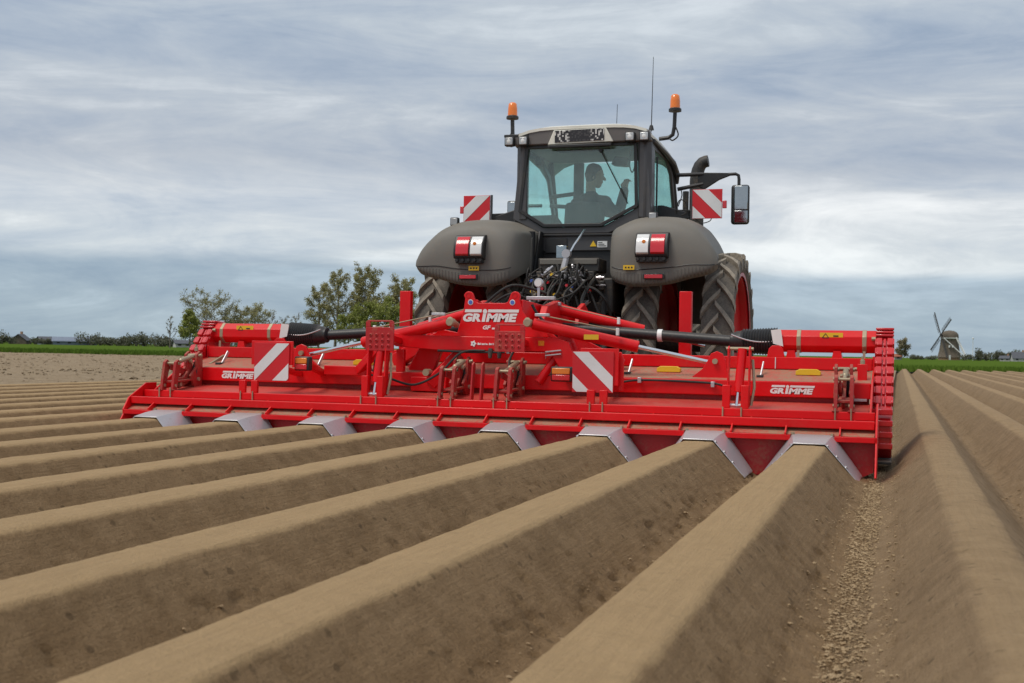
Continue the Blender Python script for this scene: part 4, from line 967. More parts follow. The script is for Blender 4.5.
# exhaust
MB().path([(.91, 5.6, 1.6), (.91, 5.6, 2.88), (.912, 5.6, 2.95), (.922, 5.6, 3.01), (.942, 5.6, 3.06), (.972, 5.6, 3.095), (1.01, 5.6, 3.11), (1.04, 5.6, 3.115)], [.085, .085, .08, .076, .074, .072, .07, .068], 16).build('exhaust', 'cast', TR)
MB().tube((.80, 5.5, 1.7), (.80, 5.5, 2.75), .035, n=10).build('air_pipe', 'cast', TR)
# mirrors
for s in (-1, 1):
    if s > 0:
        MB().path([(.79, 4.95, 2.86), (1.08, 5.0, 2.87)], .022, 8).build('mirror_arm', 'black', TR); MB().path([(.80, 4.95, 2.70), (1.08, 5.0, 2.76)], .022, 8).build('mirror_arm', 'black', TR)
        MB().prism([(1.02, 2.73), (1.10, 2.70), (1.26, 2.80), (1.38, 2.845), (1.38, 2.875), (1.02, 2.89)], 'Y', 4.985, 5.02).build('mirror_bracket', 'black', TR, .008)
        MB().path([(1.36, 5.0, 2.86), (1.44, 5.0, 2.862), (1.472, 5.0, 2.845), (1.478, 5.0, 2.80), (1.478, 5.0, 2.60)], .018, 8).build('mirror_arm', 'black', TR)
        mh = MB().box(1.395, 1.595, 4.97, 5.05, 2.30, 2.74).build('mirror', 'black', TR, .03)
        MB().box(1.435, 1.582, 4.962, 4.972, 2.46, 2.725).build('mirror_glass', 'mirror', mh, .008); MB().box(1.435, 1.582, 4.962, 4.972, 2.315, 2.45).build('mirror_glass', 'mirror', mh, .008)
        hose([(.84, 4.95, 2.70), (.86, 4.9, 2.62), (.82, 4.9, 2.50)], .006, 'black_soft', TR, 'cable')
    else:
        MB().path([(-.79, 4.95, 2.55), (-1.10, 5.0, 2.56)], .02, 8).build('mirror_arm', 'black', TR)
        mh = MB().box(-1.225, -1.085, 4.97, 5.04, 2.32, 2.62).build('mirror', 'black', TR, .02)
        MB().box(-1.212, -1.10, 4.962, 4.972, 2.335, 2.605).build('mirror_glass', 'mirror', mh, .006)
# interior
MB().prism([(4.30, 1.85), (4.26, 2.30), (4.30, 2.50), (4.40, 2.50), (4.44, 2.30), (4.46, 1.85)], 'X', -.33, .07).build('seat_back', 'cloth', TR, .04)
MB().box(-.32, .06, 4.36, 4.86, 1.76, 1.90).build('seat_cushion', 'cloth', TR, .04); MB().box(-.26, .0, 4.45, 4.8, 1.56, 1.76).build('seat_base', 'black', TR, .02)
MB().box(.10, .26, 4.4, 4.95, 1.95, 2.12).build('armrest', 'cloth', TR, .03)
MB().prism([(4.0, 1.6), (4.0, 2.22), (4.25, 2.36), (4.5, 2.30), (4.6, 1.6)], 'X', -.70, -.40).build('side_console', 'cloth', TR, .03)
MB().beam((.0-.12, 5.28, 1.6), (-.12, 5.12, 2.28), .14, .12).build('steering_column', 'black', TR, .02)
sw = MB(); c0 = Vector((-.12, 5.06, 2.33)); ax = Vector((0, -.62, .78)).normalized(); uu = Vector((1, 0, 0)); vv = ax.cross(uu)
sw.path([c0+(uu*math.cos(R(a))+vv*math.sin(R(a)))*.20 for a in range(0, 361, 20)], .016, 8)
for a in (90, 210, 330): sw.tube(c0, c0+(uu*math.cos(R(a))+vv*math.sin(R(a)))*.19, .013, n=6)
sw.build('steering_wheel', 'black', TR)
MB().prism([(-.52, 1.95), (.52, 1.95), (.46, 2.20), (-.46, 2.20)], 'Y', 5.18, 5.28).build('dashboard', 'black', TR, .02)
MB().box(-.42, -.30, 4.98, 5.02, 1.95, 3.04).build('inner_post', 'frame', TR, .01); MB().beam((-.72, 5.05, 2.66), (-.40, 5.02, 2.69), .03, .045).build('inner_rail', 'frame', TR, .008); MB().beam((-.72, 5.05, 2.56), (-.40, 5.02, 2.53), .03, .045).build('inner_rail', 'frame', TR, .008)
MB().lathe([(0, -.03), (.07, -.03), (.085, 0), (.07, .03), (0, .03)], (-.27, 4.96, 2.60), 'Y', 16).build('interior_mirror', 'black', TR)
MB().box(-.58, -.49, 3.95, 4.05, 2.86, 2.96).build('interior_speaker', 'black', TR, .03); MB().prism([(.18, 2.90), (.36, 2.88), (.38, 2.97), (.22, 2.99)], 'Y', 4.3, 4.45).build('roof_console', 'frame', TR, .02)
MB().box(.46, .52, 4.9, 4.98, 2.25, 2.50).build('monitor_arm', 'black', TR, .01); MB().box(.30, .58, 4.94, 4.98, 2.32, 2.52).build('monitor', 'black', TR, .012)
hose([(.47, 4.0, 2.98), (.46, 4.0, 2.84), (.49, 4.0, 2.76), (.52, 4.0, 2.84), (.53, 4.0, 2.97)], .007, 'black_soft', TR, 'cable')
# hitch, valves, couplers and hoses behind the cab
MB().box(-.31, .33, 3.28, 3.60, 1.66, 1.80).build('valve_block', 'cast', TR, .012)
MB().box(-.29, .31, 3.265, 3.29, 1.735, 1.79).build('valve_cover', 'grey_body', TR, .006)
rs = random.Random(5)
for i in range(7):
    x = -.27+i*.09
    v = MB().box(x-.032, x+.032, 3.18, 3.32, 1.50, 1.66).build('coupler_body', 'cast', TR, .010)
    MB().lathe([(0, -.05), (.026, -.05), (.030, -.02), (.022, 0), (.022, .04)], (x, 3.17, 1.60), 'Y', 12).build('coupler_socket', 'steel' if i % 2 else 'cast', v)
    MB().lathe([(0, -.05), (.024, -.05), (.028, -.02), (.022, 0), (.022, .04)], (x, 3.17, 1.53), 'Y', 12).build('coupler_socket', 'cast', v)
    capm = ('yellow', 'green_cap', 'redlens', 'steel', 'yellow', 'steel', 'redlens')[i]
    MB().lathe([(0, -.03), (.020, -.03), (.022, 0)], (x+.01, 3.10, 1.46+.03*(i % 3)), 'Y', 10).build('dust_cap', capm, v)
    hose([(x, 3.13, 1.60 if i % 2 else 1.53), (x+rs.uniform(-.05, .05), 2.98, 1.56), (x+rs.uniform(-.1, .1), 2.8, 1.42), (x*.6+rs.uniform(-.1, .1), 2.55, 1.28+rs.uniform(-.06, .06)), (x*.5, 2.2, 1.24)], .010, 'black_soft', TR)
for i in range(16):
    x = rs.uniform(-.40, .40); z = rs.uniform(1.22, 1.62); y = rs.uniform(3.05, 3.35)
    MB().path([(x, y, z), (x+rs.uniform(-.05, .05), y-.04, z+rs.uniform(-.04, .04)), (x+rs.uniform(-.08, .08), y-.02, z-.08)], rs.choice((.012, .018, .024)), 8).build('fitting', rs.choice(('steel', 'cast', 'cast', 'brass')), TR)
for i in range(14):
    x = rs.uniform(-.42, .42); x2 = x+rs.uniform(-.25, .25); z = rs.uniform(1.3, 1.66)
    hose([(x, 3.35, z), ((x+x2)/2, 3.05, z+rs.uniform(.0, .14)), (x2, 3.0, z-rs.uniform(.05, .25)), (x2*.9, 3.25, z-.35)], rs.choice((.008, .011, .014)), 'black_soft', TR)
hose([(.34, 3.2, 1.62), (.30, 3.0, 1.50), (.26, 2.9, 1.36), (.30, 2.8, 1.24)], .02, 'black_soft', TR); hose([(.12, 3.1, 1.25), (.18, 3.0, 1.45), (.34, 2.98, 1.48), (.47, 3.0, 1.36), (.50, 3.1, 1.2)], .014, 'black_soft', TR)
for i in range(46):
    x = rs.gauss(0, .20); z = rs.uniform(1.34, 1.70); y = rs.uniform(2.98, 3.14); k = rs.choice(('steel', 'cast', 'cast', 'brass', 'frame', 'steel'))
    a = rs.uniform(-1, 1); d = Vector((a, rs.uniform(-1, .2), rs.uniform(-1, 1))).normalized()*rs.uniform(.03, .075)
    p = Vector((x, y, z)); r_ = rs.uniform(.008, .019)
    MB().path([p-d, p-d*.3, p-d*.3, p+d*.4, p+d*.4, p+d], [r_*.7, r_*.7, r_*1.25, r_*1.25, r_*.8, r_*.8], 7).build('fitting', k, TR)
for i in range(9):
    x = rs.uniform(-.3, .32); z = rs.uniform(1.40, 1.66); MB().lathe([(0, -.02), (.014, -.02), (.017, 0), (.012, .03)], (x, 2.97, z), 'Y', 9).build('dust_cap', rs.choice(('yellow', 'redlens', 'green_cap', 'blue', 'yellow')), TR)
for i in range(8):
    x = rs.uniform(-.36, .36); z = rs.uniform(1.45, 1.68); x2 = x+rs.uniform(-.12, .12)
    hose([(x, 3.1, z), (x+.03, 2.97, z+.07), (x2, 2.93, z-.04), (x2+.03, 2.98, z-.17)], .007, 'black_soft', TR)
# top link standing up with its handle
MB().path([(.085, 3.62, 2.12), (.03, 3.40, 1.94), (.0, 3.25, 1.80)], .011, 8).build('handle_rod', 'chrome', TR)
MB().path([(.0, 3.25, 1.82), (-.02, 3.22, 1.70), (-.05, 3.15, 1.45), (-.06, 3.0, 1.25)], [.03, .034, .022, .022], 10).build('top_link', 'steel', TR); MB().lathe([(0, -.03), (.045, -.03), (.045, .03), (0, .03)], (.0, 3.24, 1.84), 'Y', 12).build('top_link_eye', 'steel', TR)
MB().box(-.13, -.02, 3.30, 3.36, 1.80, 1.93).build('reflection_box', 'mirror', TR, .006)  # mirror block added to show a teal window reflection as a solid piece
MB().prism([(.09, 1.965), (.16, 1.965), (.125, 2.025)], 'Y', 3.822, 3.829).build('warning_triangle', 'yellow', TR)
MB().box(.17, .275, 3.822, 3.829, 1.955, 2.02).build('warning_label', 'white', TR)
for k in range(3): MB().box(.18, .265-.02*k, 3.8195, 3.8215, 1.967+.017*k, 1.974+.017*k).build('label_print', 'ink', TR)
for s in (-1, 1):
    MB().beam((s*.36, 3.7, .80), (s*.50, 2.58, .64), .06, .10).build('lower_link', 'cast', TR, .015)
    MB().tube((s*.44, 3.1, .74), (s*.34, 3.35, 1.50), .035, n=10).build('lift_rod', 'cast', TR)
    MB().beam((s*.30, 3.75, 1.55), (s*.36, 3.25, 1.52), .07, .10).build('lift_arm', 'cast', TR, .015)
    MB().box(s*.36, s*.47, 3.3, 3.75, 1.25, 1.60).build('side_bracket', 'cast', TR, .02)
    MB().tube((s*.48, 3.55, 1.55), (s*.48, 3.55, 2.10), .05, n=12).build('cab_damper', 'black', TR)
    MB().box(s*.50, s*.62, 3.60, 3.66, 1.70, 1.86).build('step_bracket', 'black', TR, .01)

# ------------------------------------------------------------------ the driver
def blend(parts, voxel, mt, name, parent=None, smooth=4):
    m_ = MB()
    for pts, rs_ in parts:
        m_.path(pts, rs_, 12)
        for p_, r_ in zip(pts, rs_):
            k = len(m_.v)
            m_.lathe([(r_*math.sin(R(a)), -r_*math.cos(R(a))) for a in (2, 30, 60, 90, 120, 150, 178)], p_, 'Z', 10)
            m_.f.append(tuple(range(k, k+10))[::-1]); m_.f.append(tuple(range(k+60, k+70)))
    o_ = m_.build(name, mt, parent, 0, 180)
    r_ = o_.modifiers.new('remesh', 'REMESH'); r_.mode = 'VOXEL'; r_.voxel_size = voxel; r_.use_smooth_shade = True
    s_ = o_.modifiers.new('smooth', 'SMOOTH'); s_.factor = .5; s_.iterations = smooth
    return o_
hx, hy, hz = -.095, 4.70, 2.835
head = [([(hx-.01, hy-.025, hz+.045), (hx+.012, hy+.02, hz+.035), (hx+.02, hy+.028, hz-.02), (hx+.03, hy+.035, hz-.085)], [.088, .086, .074, .045]),
        ([(hx-.03, hy-.03, hz-.02), (hx-.035, hy-.04, hz-.12), (hx-.03, hy-.045, hz-.20)], [.062, .055, .06]),
        ([(hx+.085, hy+.065, hz+.0), (hx+.10, hy+.075, hz-.028)], [.014, .017]),                       # nose
        ([(hx+.060, hy+.062, hz-.062), (hx+.075, hy+.035, hz-.062)], [.017, .015]),                    # lips
        ([(hx+.005, hy-.085, hz+.02), (hx+.006, hy-.09, hz-.03)], [.016, .012]), ([(hx-.07, hy+.07, hz+.02), (hx-.07, hy+.07, hz-.03)], [.016, .012])]
torso = [([(-.12, 4.56, 1.95), (-.125, 4.56, 2.12), (-.125, 4.60, 2.32), (-.12, 4.63, 2.48), (-.12, 4.65, 2.58)], [.15, .145, .155, .15, .08]),
         ([(-.29, 4.70, 2.515), (-.12, 4.64, 2.50), (.05, 4.60, 2.515)], [.075, .12, .075])]
armR = [([(.05, 4.60, 2.51), (.115, 4.76, 2.43), (.145, 4.85, 2.40), (.175, 4.90, 2.56), (.195, 4.93, 2.70)], [.066, .056, .05, .046, .036])]
armL = [([(-.29, 4.70, 2.51), (-.37, 4.82, 2.33), (-.375, 4.90, 2.25), (-.30, 5.02, 2.33), (-.27, 5.06, 2.37)], [.066, .056, .05, .042, .034])]
def hand(w_, d, side):
    w_ = Vector(w_); d = Vector(d).normalized(); sd = Vector(side).normalized(); n_ = d.cross(sd)
    out = [([w_, w_+d*.045, w_+d*.085], [.026, .036, .032]), ([w_+sd*.022, w_+d*.075+sd*.028], [.018, .014]), ([w_-sd*.022, w_+d*.075-sd*.026], [.018, .014])]
    for k, ln in enumerate((.062, .074, .070, .054)):
        b_ = w_+d*.088+sd*(.030-.020*k); out.append(([b_, b_+d*ln*.45+n_*.012, b_+d*ln*.55+n_*.036, b_+d*ln*.40+n_*.056], [.0105, .010, .009, .008]))
    b_ = w_+d*.03+sd*.034; out.append(([b_, b_+d*.025+sd*.022, b_+d*.055+sd*.016+n_*.02], [.013, .012, .009]))
    return out
hands = hand((.195, 4.93, 2.70), (.15, .1, 1), (-.6, -.7, .1)) + hand((-.27, 5.06, 2.37), (.8, .5, .15), (0, .1, 1))
legs = [([(-.20, 4.60, 1.97), (-.24, 4.86, 2.02), (-.25, 5.02, 2.0), (-.25, 5.06, 1.80), (-.25, 5.04, 1.63), (-.25, 5.16, 1.585)], [.10, .085, .07, .06, .045, .04]),
        ([(-.04, 4.60, 1.97), (-.01, 4.86, 2.02), (.01, 5.02, 2.0), (.02, 5.06, 1.80), (.02, 5.04, 1.63), (.03, 5.16, 1.585)], [.10, .085, .07, .06, .045, .04])]
DR = blend(head+torso+armR+armL+hands+legs, .0075, 'skin', 'person')
tag(DR, 'driver in a dark jacket seated in the cab with one hand raised', 'person')
fat = lambda prt, k: [(p_, [r_+k for r_ in rr_]) for p_, rr_ in prt]
blend(fat(torso+armR[:1]+armL[:1], .016), .011, 'jacket', 'jacket', DR)
blend(fat([(p_[:5], r_[:5]) for p_, r_ in legs]+[([(-.12, 4.56, 1.93), (-.12, 4.56, 2.05)], [.15, .15])], .012), .012, 'trousers', 'trousers', DR)
blend([([(hx-.012, hy-.032, hz+.06), (hx+.005, hy+.01, hz+.062)], [.088, .084]), ([(hx-.03, hy-.05, hz+.02), (hx-.035, hy-.05, hz-.04)], [.075, .055])], .009, 'hair', 'hair', DR)
for dx, dy in ((.0, 0.), (-.052, .045)):
    MB().lathe([(.011*math.sin(R(a)), -.011*math.cos(R(a))) for a in (5, 60, 90, 120, 175)], (hx+.088+dx, hy+.048+dy*.6, hz+.025), 'X', 8).build('eye', 'ink', DR)

# ------------------------------------------------------------------ far surroundings
def far(x, D, z=gz):
    d = fw*1177.9 + r2*(x-512); d.z = 0; d.normalize(); return Vector((CAM.x+d.x*D, CAM.y+d.y*D, z))
def tree(name, label, x, D, h, cw, trunk_h, leaf, nleaf, lsz, seed, kind='round', group=None, bare=.0, bark='bark', limbs=16):
    r_ = random.Random(seed); b = far(x, D); t_ = thing(name, label, 'tree', b, group)
    tk = MB(); tips = []
    lean = Vector((r_.uniform(-.05, .05)*h, r_.uniform(-.05, .05)*h, 0))
    topz = h*(.93 if kind != 'round' else .80)
    tp = [b+lean*(i/6)+Vector((r_.uniform(-.012, .012)*h, r_.uniform(-.012, .012)*h, topz*i/6)) for i in range(7)]
    tp[0] = b.copy(); r0 = h*.020
    tk.path(tp, [r0*(1-.86*(i/6)) for i in range(7)], 6)
    def at_trunk(z):
        k = min(5.999, max(0, z/topz*6)); i = int(k); return tp[i].lerp(tp[i+1], k-i), r0*(1-.86*k/6)
    for i in range(limbs):
        f = (i+.5)/limbs; z0 = trunk_h+(topz-trunk_h)*f**(1.1)*.95
        p0, pr_ = at_trunk(z0); a = i*2.4+r_.uniform(-.5, .5)
        if kind == 'poplar': ln = cw*.5*(1.0-.55*f)*r_.uniform(.7, 1.15); rise = ln*r_.uniform(.9, 1.5)
        elif kind == 'cone': ln = cw*.5*(1.05-.85*f)*r_.uniform(.8, 1.1); rise = ln*r_.uniform(.3, .7)
        else: ln = cw*.5*math.sqrt(max(.12, 1-((f-.25)/.8)**2))*r_.uniform(.75, 1.08); rise = ln*r_.uniform(.35, .85)*(0.6+f)
        dirv = Vector((math.cos(a), math.sin(a), 0))
        p3 = p0+dirv*ln+Vector((0, 0, rise)); p1 = p0+dirv*ln*.35+Vector((0, 0, rise*.22)); p2 = p0+dirv*ln*.7+Vector((0, 0, rise*.6))
        tk.path([p0, p1, p2, p3], [pr_*.62, pr_*.45, pr_*.28, .02], 5)
        for j in range(8):
            q0 = (p1.lerp(p2, r_.random()) if j < 3 else p2.lerp(p3, r_.random())); dv = Vector((r_.gauss(0, 1), r_.gauss(0, 1), r_.gauss(.55, .7))).normalized()
            q1 = q0+(dv+dirv*.5).normalized()*ln*r_.uniform(.22, .45); tk.path([q0, q0.lerp(q1, .55)+Vector((0, 0, .04*ln)), q1], [.045, .03, .014], 3, False)
            for k in range(5):
                w0 = q0.lerp(q1, r_.uniform(.3, 1)); w1 = w0+Vector((r_.gauss(0, 1), r_.gauss(0, 1), r_.gauss(.5, .8))).normalized()*ln*r_.uniform(.10, .22)
                tk.path([w0, w1], [.020, .009], 3, False); tips.append((w0, w1))
    tk.build('trunk', bark, t_, 0, 60, fix=False)
    if nleaf:
        vs_, fs = [], []
        rs_ = np.random.RandomState(seed); idx = rs_.randint(0, len(tips), nleaf)
        W = np.array([(tuple(a), tuple(c)) for a, c in tips])[idx]; tt = rs_.rand(nleaf, 1)*1.1
        C = W[:, 0]*(1-tt)+W[:, 1]*tt + rs_.randn(nleaf, 3)*lsz*.9
        u = rs_.randn(nleaf, 3); u /= np.linalg.norm(u, axis=1, keepdims=True); v_ = np.cross(u, rs_.randn(nleaf, 3)); v_ /= np.linalg.norm(v_, axis=1, keepdims=True)
        s_ = lsz*(.5+rs_.rand(nleaf, 1))
        V = np.stack([C-u*s_*.5, C+v_*s_*.35, C+u*s_*.6, C-v_*s_*.35], 1).reshape(-1, 3)
        me = bpy.data.meshes.new('crown'); c = Vector(b); me.from_pydata((V-np.array(b)).tolist(), [], np.arange(nleaf*4).reshape(-1, 4).tolist())
        link('crown', me, leaf, t_, b, 0, 0)
    return t_
S = 1177.9
tree('bare_tree', 'slender leafless young tree standing apart at the wood edge', 170, 240, 6.6, 2.4, 1.6, 'leaf_brown', 240, .16, 11, 'poplar', limbs=12)
tree('young_tree', 'small bright green spring tree beside the large round tree', 190, 235, 7.8, 5.0, 1.2, 'leaf_green', 5200, .30, 12, 'cone', limbs=16)
tree('round_tree', 'large spreading round tree with sparse olive spring leaves', 207, 245, 11.2, 11.0, 2.6, 'leaf_olive', 7500, .19, 13, limbs=28)
tree('round_tree', 'low broad olive green tree behind the drive housing', 248, 250, 8.6, 9.6, 1.8, 'leaf_olive', 8000, .22, 14, limbs=24)
tree('round_tree', 'small brownish tree between the broad tree and the bare thicket', 232, 262, 6.6, 5.0, 1.6, 'leaf_brown', 2400, .25, 15)
for x, h, sd in ((272, 8.6, 16), (283, 7.2, 17), (296, 8.2, 18)):
    tree('bare_tree', 'thin budding tree in the bare thicket beside the tall poplars', x, 262, h, 3.6, 1.6, 'leaf_brown', 520, .20, sd, 'poplar', 'thin trees in the bare thicket', limbs=14)
tree('poplar_tree', 'shorter airy poplar with twiggy crown at the end of the poplar row', 318, 228, 12.8, 6.4, 2.4, 'leaf_olive', 5200, .24, 19, 'poplar', limbs=20)
tree('poplar_tree', 'tallest airy poplar of the pair with an open twiggy top', 335, 225, 15.6, 6.8, 2.6, 'leaf_olive', 7500, .22, 20, 'poplar', limbs=32)
tree('poplar_tree', 'dense olive poplar rising above the bright green willow', 366, 222, 15.2, 8.4, 2.6, 'leaf_olive', 13000, .24, 21, 'poplar', limbs=34)
tree('willow_tree', 'bright green willow in front of the poplars beside the tractor tyre', 376, 212, 9.6, 8.0, 1.0, 'leaf_green', 10400, .30, 22, limbs=18)
tree('willow_tree', 'low bright green tree at the foot of the poplar pair', 348, 216, 7.4, 5.6, .8, 'leaf_green', 4800, .28, 23, limbs=14)
tree('poplar_tree', 'olive poplar half hidden behind the tractor outer rear tyre', 400, 226, 13.8, 8.0, 2.2, 'leaf_olive', 12000, .24, 24, 'poplar', limbs=30)
tree('round_tree', 'dark hazy lone tree beyond the tiller chain case, away from the windmill', 902, 420, 7.8, 4.6, 1.2, 'leaf_brown', 4400, .34, 26, limbs=14)
def bush(name, label, x, D, h, w_, leaf, n, lsz, seed, group=None):
    rs_ = np.random.RandomState(seed); b = far(x, D); t_ = thing(name, label, 'bush', b, group); tk = MB(); r_ = random.Random(seed)
    for i in range(7):
        a = r_.uniform(0, 6.28); tk.path([b+Vector((r_.uniform(-.3, .3)*w_*.6, r_.uniform(-.3, .3)*w_*.3, 0)), b+Vector((math.cos(a)*w_*.18, math.sin(a)*w_*.18, h*.45)), b+Vector((math.cos(a)*w_*.38, math.sin(a)*w_*.38, h*.85))], [.10, .07, .03], 4)
    tk.build('stem', 'bark', t_, 0, 60, fix=False)
    lob = rs_.randn(9, 3)*[w_*.24, w_*.24, h*.12]+[0, 0, h*.5]; k = rs_.randint(0, 9, n); d = rs_.randn(n, 3); d /= np.linalg.norm(d, axis=1, keepdims=True)
    C = lob[k]+d*(rs_.rand(n, 1)**.4)*[w_*.26, w_*.26, h*.42]; C[:, 2] = np.clip(C[:, 2], .05, None)
    u = rs_.randn(n, 3); u /= np.linalg.norm(u, axis=1, keepdims=True); v_ = np.cross(u, rs_.randn(n, 3)); v_ /= np.linalg.norm(v_, axis=1, keepdims=True); s_ = lsz*(.5+rs_.rand(n, 1))
    V = np.stack([C-u*s_*.5, C+v_*s_*.4, C+u*s_*.6, C-v_*s_*.4], 1).reshape(-1, 3)
    me = bpy.data.meshes.new('foliage'); me.from_pydata(V.tolist(), [], np.arange(n*4).reshape(-1, 4).tolist()); link('foliage', me, leaf, t_, b, 0, 0)
for i, (x, h, w_) in enumerate(((90, 3.8, 5.6), (101, 2.9, 5), (110, 2.6, 5), (119, 2.7, 5), (128, 3.2, 5), (136, 3.6, 5), (145, 3.9, 5.5), (154, 3.7, 5.5), (163, 3.2, 5), (173, 2.6, 5), (196, 2.4, 5), (214, 2.6, 6), (228, 2.6, 6), (244, 2.8, 6), (262, 2.8, 6), (281, 3., 6), (300, 3.2, 6))):
    bush('hedge_bush', 'grey green bush in the long far hedge running from barn to trees', x, 410-.2*x, h*1.05, w_*1.15, 'leaf_dark', 700, .42, 60+i, 'bushes of the long far hedge')
for i, (x, h, w_) in enumerate(((2, 3.6, 4), (11, 2.6, 4), (35, 2.2, 4.5), (48, 1.9, 4))):
    bush('garden_bush', 'bush beside the low farmhouse and shed at the long hedge end', x, 400, h, w_, 'leaf_dark', 500, .40, 80+i, 'bushes beside the low farmhouses')
for i, (x, h, w_) in enumerate(((966, 2.6, 6), (979, 5.2, 4.2), (986, 3.8, 6), (993, 4.2, 7), (1000, 4.6, 6), (1006, 3.9, 6), (1013, 4.6, 6), (1021, 5.0, 7), (1030, 4.6, 8))):
    bush('hedge_bush', 'hazy bush in the far hedge beside the white mast and houses', x, 540, h, w_, 'leaf_dark', 600, .5, 90+i, 'bushes by the white mast')
for i, (x, h, w_) in enumerate(((913, 2.2, 5), (921, 1.8, 6), (931, 1.9, 5), (896, 2.6, 4))):
    bush('hedge_bush', 'low bush between the dark hazy tree and the windmill', x, 545, h, w_, 'leaf_dark', 400, .45, 110+i, 'low bushes by the lone tree')
def house(name, label, x, D, w_, dep, wall, ridge_h, mw, mr, rot=0., cat='house', win=2, gable=None):
    b = far(x, D); t_ = thing(name, label, cat, b); vd = (b-Vector((CAM.x, CAM.y, b.z))).normalized(); ru = Vector((vd.y, -vd.x, 0)); Mx = Matrix.Rotation(rot, 3, 'Z'); ru = Mx @ ru; vd = Mx @ vd
    P_ = lambda u, v, z: b+ru*u+vd*v+Vector((0, 0, z))
    hw, hd = w_/2, dep/2
    MB().add([P_(-hw, -hd, 0), P_(hw, -hd, 0), P_(hw, hd, 0), P_(-hw, hd, 0), P_(-hw, -hd, wall), P_(hw, -hd, wall), P_(hw, hd, wall), P_(-hw, hd, wall), P_(-hw, 0, ridge_h-.05), P_(hw, 0, ridge_h-.05)],
             [(0, 1, 5, 4), (1, 2, 6, 9, 5), (2, 3, 7, 6), (3, 0, 4, 8, 7)]).build('wall', mw, t_, 0, 20)
    e = .35; rf = MB().add([P_(-hw-e, -hd-e, wall-.15), P_(hw+e, -hd-e, wall-.15), P_(hw+e, 0, ridge_h), P_(-hw-e, 0, ridge_h), P_(hw+e, hd+e, wall-.15), P_(-hw-e, hd+e, wall-.15),
                            P_(-hw-e, -hd-e, wall-.30), P_(hw+e, -hd-e, wall-.30), P_(hw+e, 0, ridge_h-.15), P_(-hw-e, 0, ridge_h-.15), P_(hw+e, hd+e, wall-.30), P_(-hw-e, hd+e, wall-.30)],
             [(0, 1, 2, 3), (3, 2, 4, 5), (6, 9, 8, 7), (9, 11, 10, 8), (0, 6, 7, 1), (5, 4, 10, 11), (1, 7, 8, 2), (2, 8, 10, 4), (0, 3, 9, 6), (3, 5, 11, 9)]).build('roof', mr, t_, 0, 20)
    c = P_(hw*.4, .2, ridge_h-.3)
    if cat == 'house': MB().box(c.x-.3, c.x+.3, c.y-.3, c.y+.3, c.z, c.z+1.1).build('chimney', 'brick', rf)
    for k in range(win):
        u = -hw+(k+.5)*w_/win; q = [P_(u-.45, -hd-.03, wall*.35), P_(u+.45, -hd-.03, wall*.35), P_(u+.45, -hd-.03, wall*.85), P_(u-.45, -hd-.03, wall*.85)]
        MB().add(q+[p_+vd*.02 for p_ in q], [(0, 1, 2, 3), (7, 6, 5, 4), (0, 4, 5, 1), (1, 5, 6, 2), (2, 6, 7, 3), (3, 7, 4, 0)]).build('window', 'black', t_)
    if gable:
        for sg in (-1, 1): MB().beam(P_(hw+.40, sg*(hd+e), wall-.2), P_(hw+.40, 0, ridge_h+.05), .12, .30).build('gable_board', gable, rf)
    return t_
house('farmhouse', 'brick farmhouse with a steep dark roof among garden bushes', 21, 405, 4.4, 5, 1.3, 3.2, 'thatch', 'darkroof', 1.2)
house('farm_shed', 'low dark roofed shed beside the long blue grey barn', 48, 410, 6, 6, 1.2, 2.6, 'barn', 'darkroof', .3, 'shed')
house('farm_barn', 'long low blue grey barn at the far field edge', 75, 400, 13.0, 9, 1.3, 2.55, 'barn', 'barn', 0., 'barn', 4)
house('farm_shed', 'pale low shed at the foot of the young green tree', 182, 330, 4.0, 4, 1.2, 2.0, 'plaster', 'darkroof', .2, 'shed')
house('farmhouse', 'red tiled house with yellow gable boards behind the drive housing', 262, 300, 9, 7.5, 2.6, 5.6, 'brick', 'tile', .95, 'house', 2, 'gable')
house('farmhouse', 'dark roofed plaster house in the hedge beyond the white mast', 1020, 520, 6, 5, 1.4, 3.9, 'plaster', 'darkroof', .2)
house('farmhouse', 'small pale cottage between the white mast and dark roofed house', 1006, 525, 4, 4, 1.3, 2.3, 'plaster', 'darkroof', -.2)
house('farm_shed', 'tiny pale shed under the dark hazy tree', 898, 425, 2.2, 3, 1.2, 2.0, 'plaster', 'tile', .1, 'shed', 1)
mb_ = far(973, 540); ms = MB().path([mb_, mb_+Vector((0, 0, 9.2))], [.16, .10], 8).build('mast', 'beamwhite', None, 0, 40, base=True); tag(ms, 'slim white mast standing beside the windmill', 'mast')
MB().lathe([(0, 0), (.35, .1), (.4, .5), (0, .7)], mb_+Vector((0, 0, 9.1)), 'Z', 10).build('mast_head', 'beamwhite', ms)
mb_ = far(143, 395); ms = MB().path([mb_, mb_+Vector((0, 0, 3.8))], [.12, .08], 6).build('mast', 'beamwhite', None, 0, 40, base=True); tag(ms, 'short pale pole rising from the long far hedge', 'mast')
MB().box(mb_.x-.5, mb_.x+.5, mb_.y-.08, mb_.y+.08, mb_.z+3.6, mb_.z+3.75).build('cross_arm', 'beamwhite', ms)

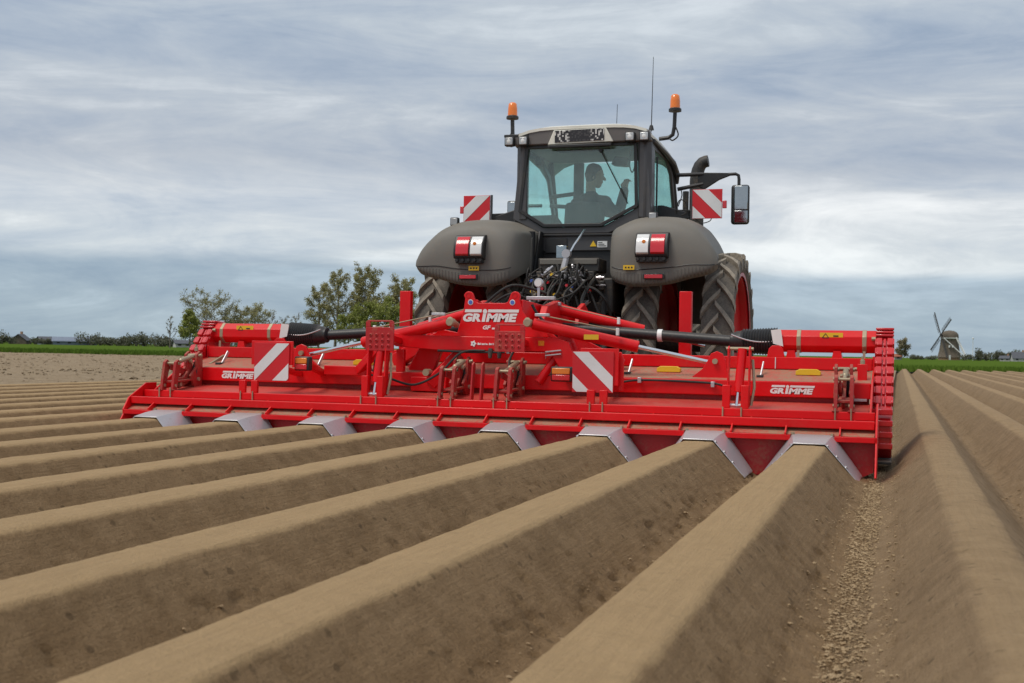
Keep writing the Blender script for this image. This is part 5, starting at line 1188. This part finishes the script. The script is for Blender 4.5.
# windmill
WD = 570.; b = far(949.5, WD); W = thing('windmill', 'thatched smock windmill with dark crossed sails and white tail beams', 'windmill', b)
vd = (b-Vector((CAM.x, CAM.y, b.z))).normalized(); ru = Vector((vd.y, -vd.x, 0)); K = WD/S
WP = lambda u, v, z: b+ru*u+vd*v+Vector((0, 0, z))
MB().lathe([(4.8, 0), (4.7, 1.4), (0, 1.4)], b, 'Z', 8).build('brick_base', 'brick', W, 0, 20)
bd = MB().lathe([(5.4, 1.2), (5.0, 1.8), (4.4, 4.2), (4.0, 7.0), (3.75, 9.6), (0, 9.6)], b, 'Z', 8).build('mill_body', 'thatch', W, 0, 20)
MB().lathe([(3.7, 9.6), (3.95, 9.8), (3.95, 10.1), (3.7, 10.1)], b, 'Z', 16).build('cap_ring', 'beamwhite', W, 0, 20)
MB().lathe([(3.95, 10.1), (3.85, 11.4), (3.2, 12.5), (1.9, 13.2), (0, 13.5)], b, 'Z', 14).build('cap', 'thatch', W, 0, 60)
MB().box(b.x-.4, b.x+.4, b.y-6.0, b.y-4.6, b.z+.1, b.z+2.2).build('door', 'beamwhite', W)
for u, z in ((.0, 6.2), (1.4, 6.2)): p_ = WP(u, -4.75, z); MB().box(p_.x-.35, p_.x+.35, p_.y-.2, p_.y+.4, p_.z-.5, p_.z+.5).build('window', 'beamwhite', bd)
nr = (-ru*.907-vd*.42).normalized(); hv = (ru*.42-vd*.907).normalized(); hub = WP(-3.3, -2.6, 11.3)
MB().tube(hub+nr*.8, WP(0, 0, 11.3), .35, n=10).build('windshaft', 'sailwood', W)
up_ = Vector((0, 0, 1))
for k in range(4):
    a = R(33+90*k); dv = -hv*math.sin(a)+up_*math.cos(a); pv = -hv*math.cos(a)-up_*math.sin(a); h0 = hub+nr*.5
    sl_ = MB(); sl_.beam(h0, h0+dv*12.4, .34, .34, nr); s_o = sl_.build('sail', 'sailwood', W)
    lt = MB()
    for j in range(23): c = h0+dv*(2.0+j*.44); lt.beam(c-pv*.25, c+pv*1.75, .06, .07, nr)
    for e in (.8, 1.72): lt.beam(h0+dv*2.0+pv*e, h0+dv*12.2+pv*e, .06, .08, nr)
    lt.build('sail_lattice', 'sailwood', s_o)
for (u0, v0, z0), (u1, v1, z1), r_ in (((2.8, -2.6, 10.3), (7.4, -3.0, .4), .30), ((3.2, 2.2, 10.3), (7.6, -2.4, .6), .26), ((-2.6, -4.0, 10.2), (6.9, -5.4, 1.2), .18), ((-3.0, -4.0, 9.9), (3.4, -4.2, 9.9), .14)):
    MB().beam(WP(u0, v0, z0), WP(u1, v1, z1), r_*2, r_*2).build('tail_beam', 'beamwhite', W)
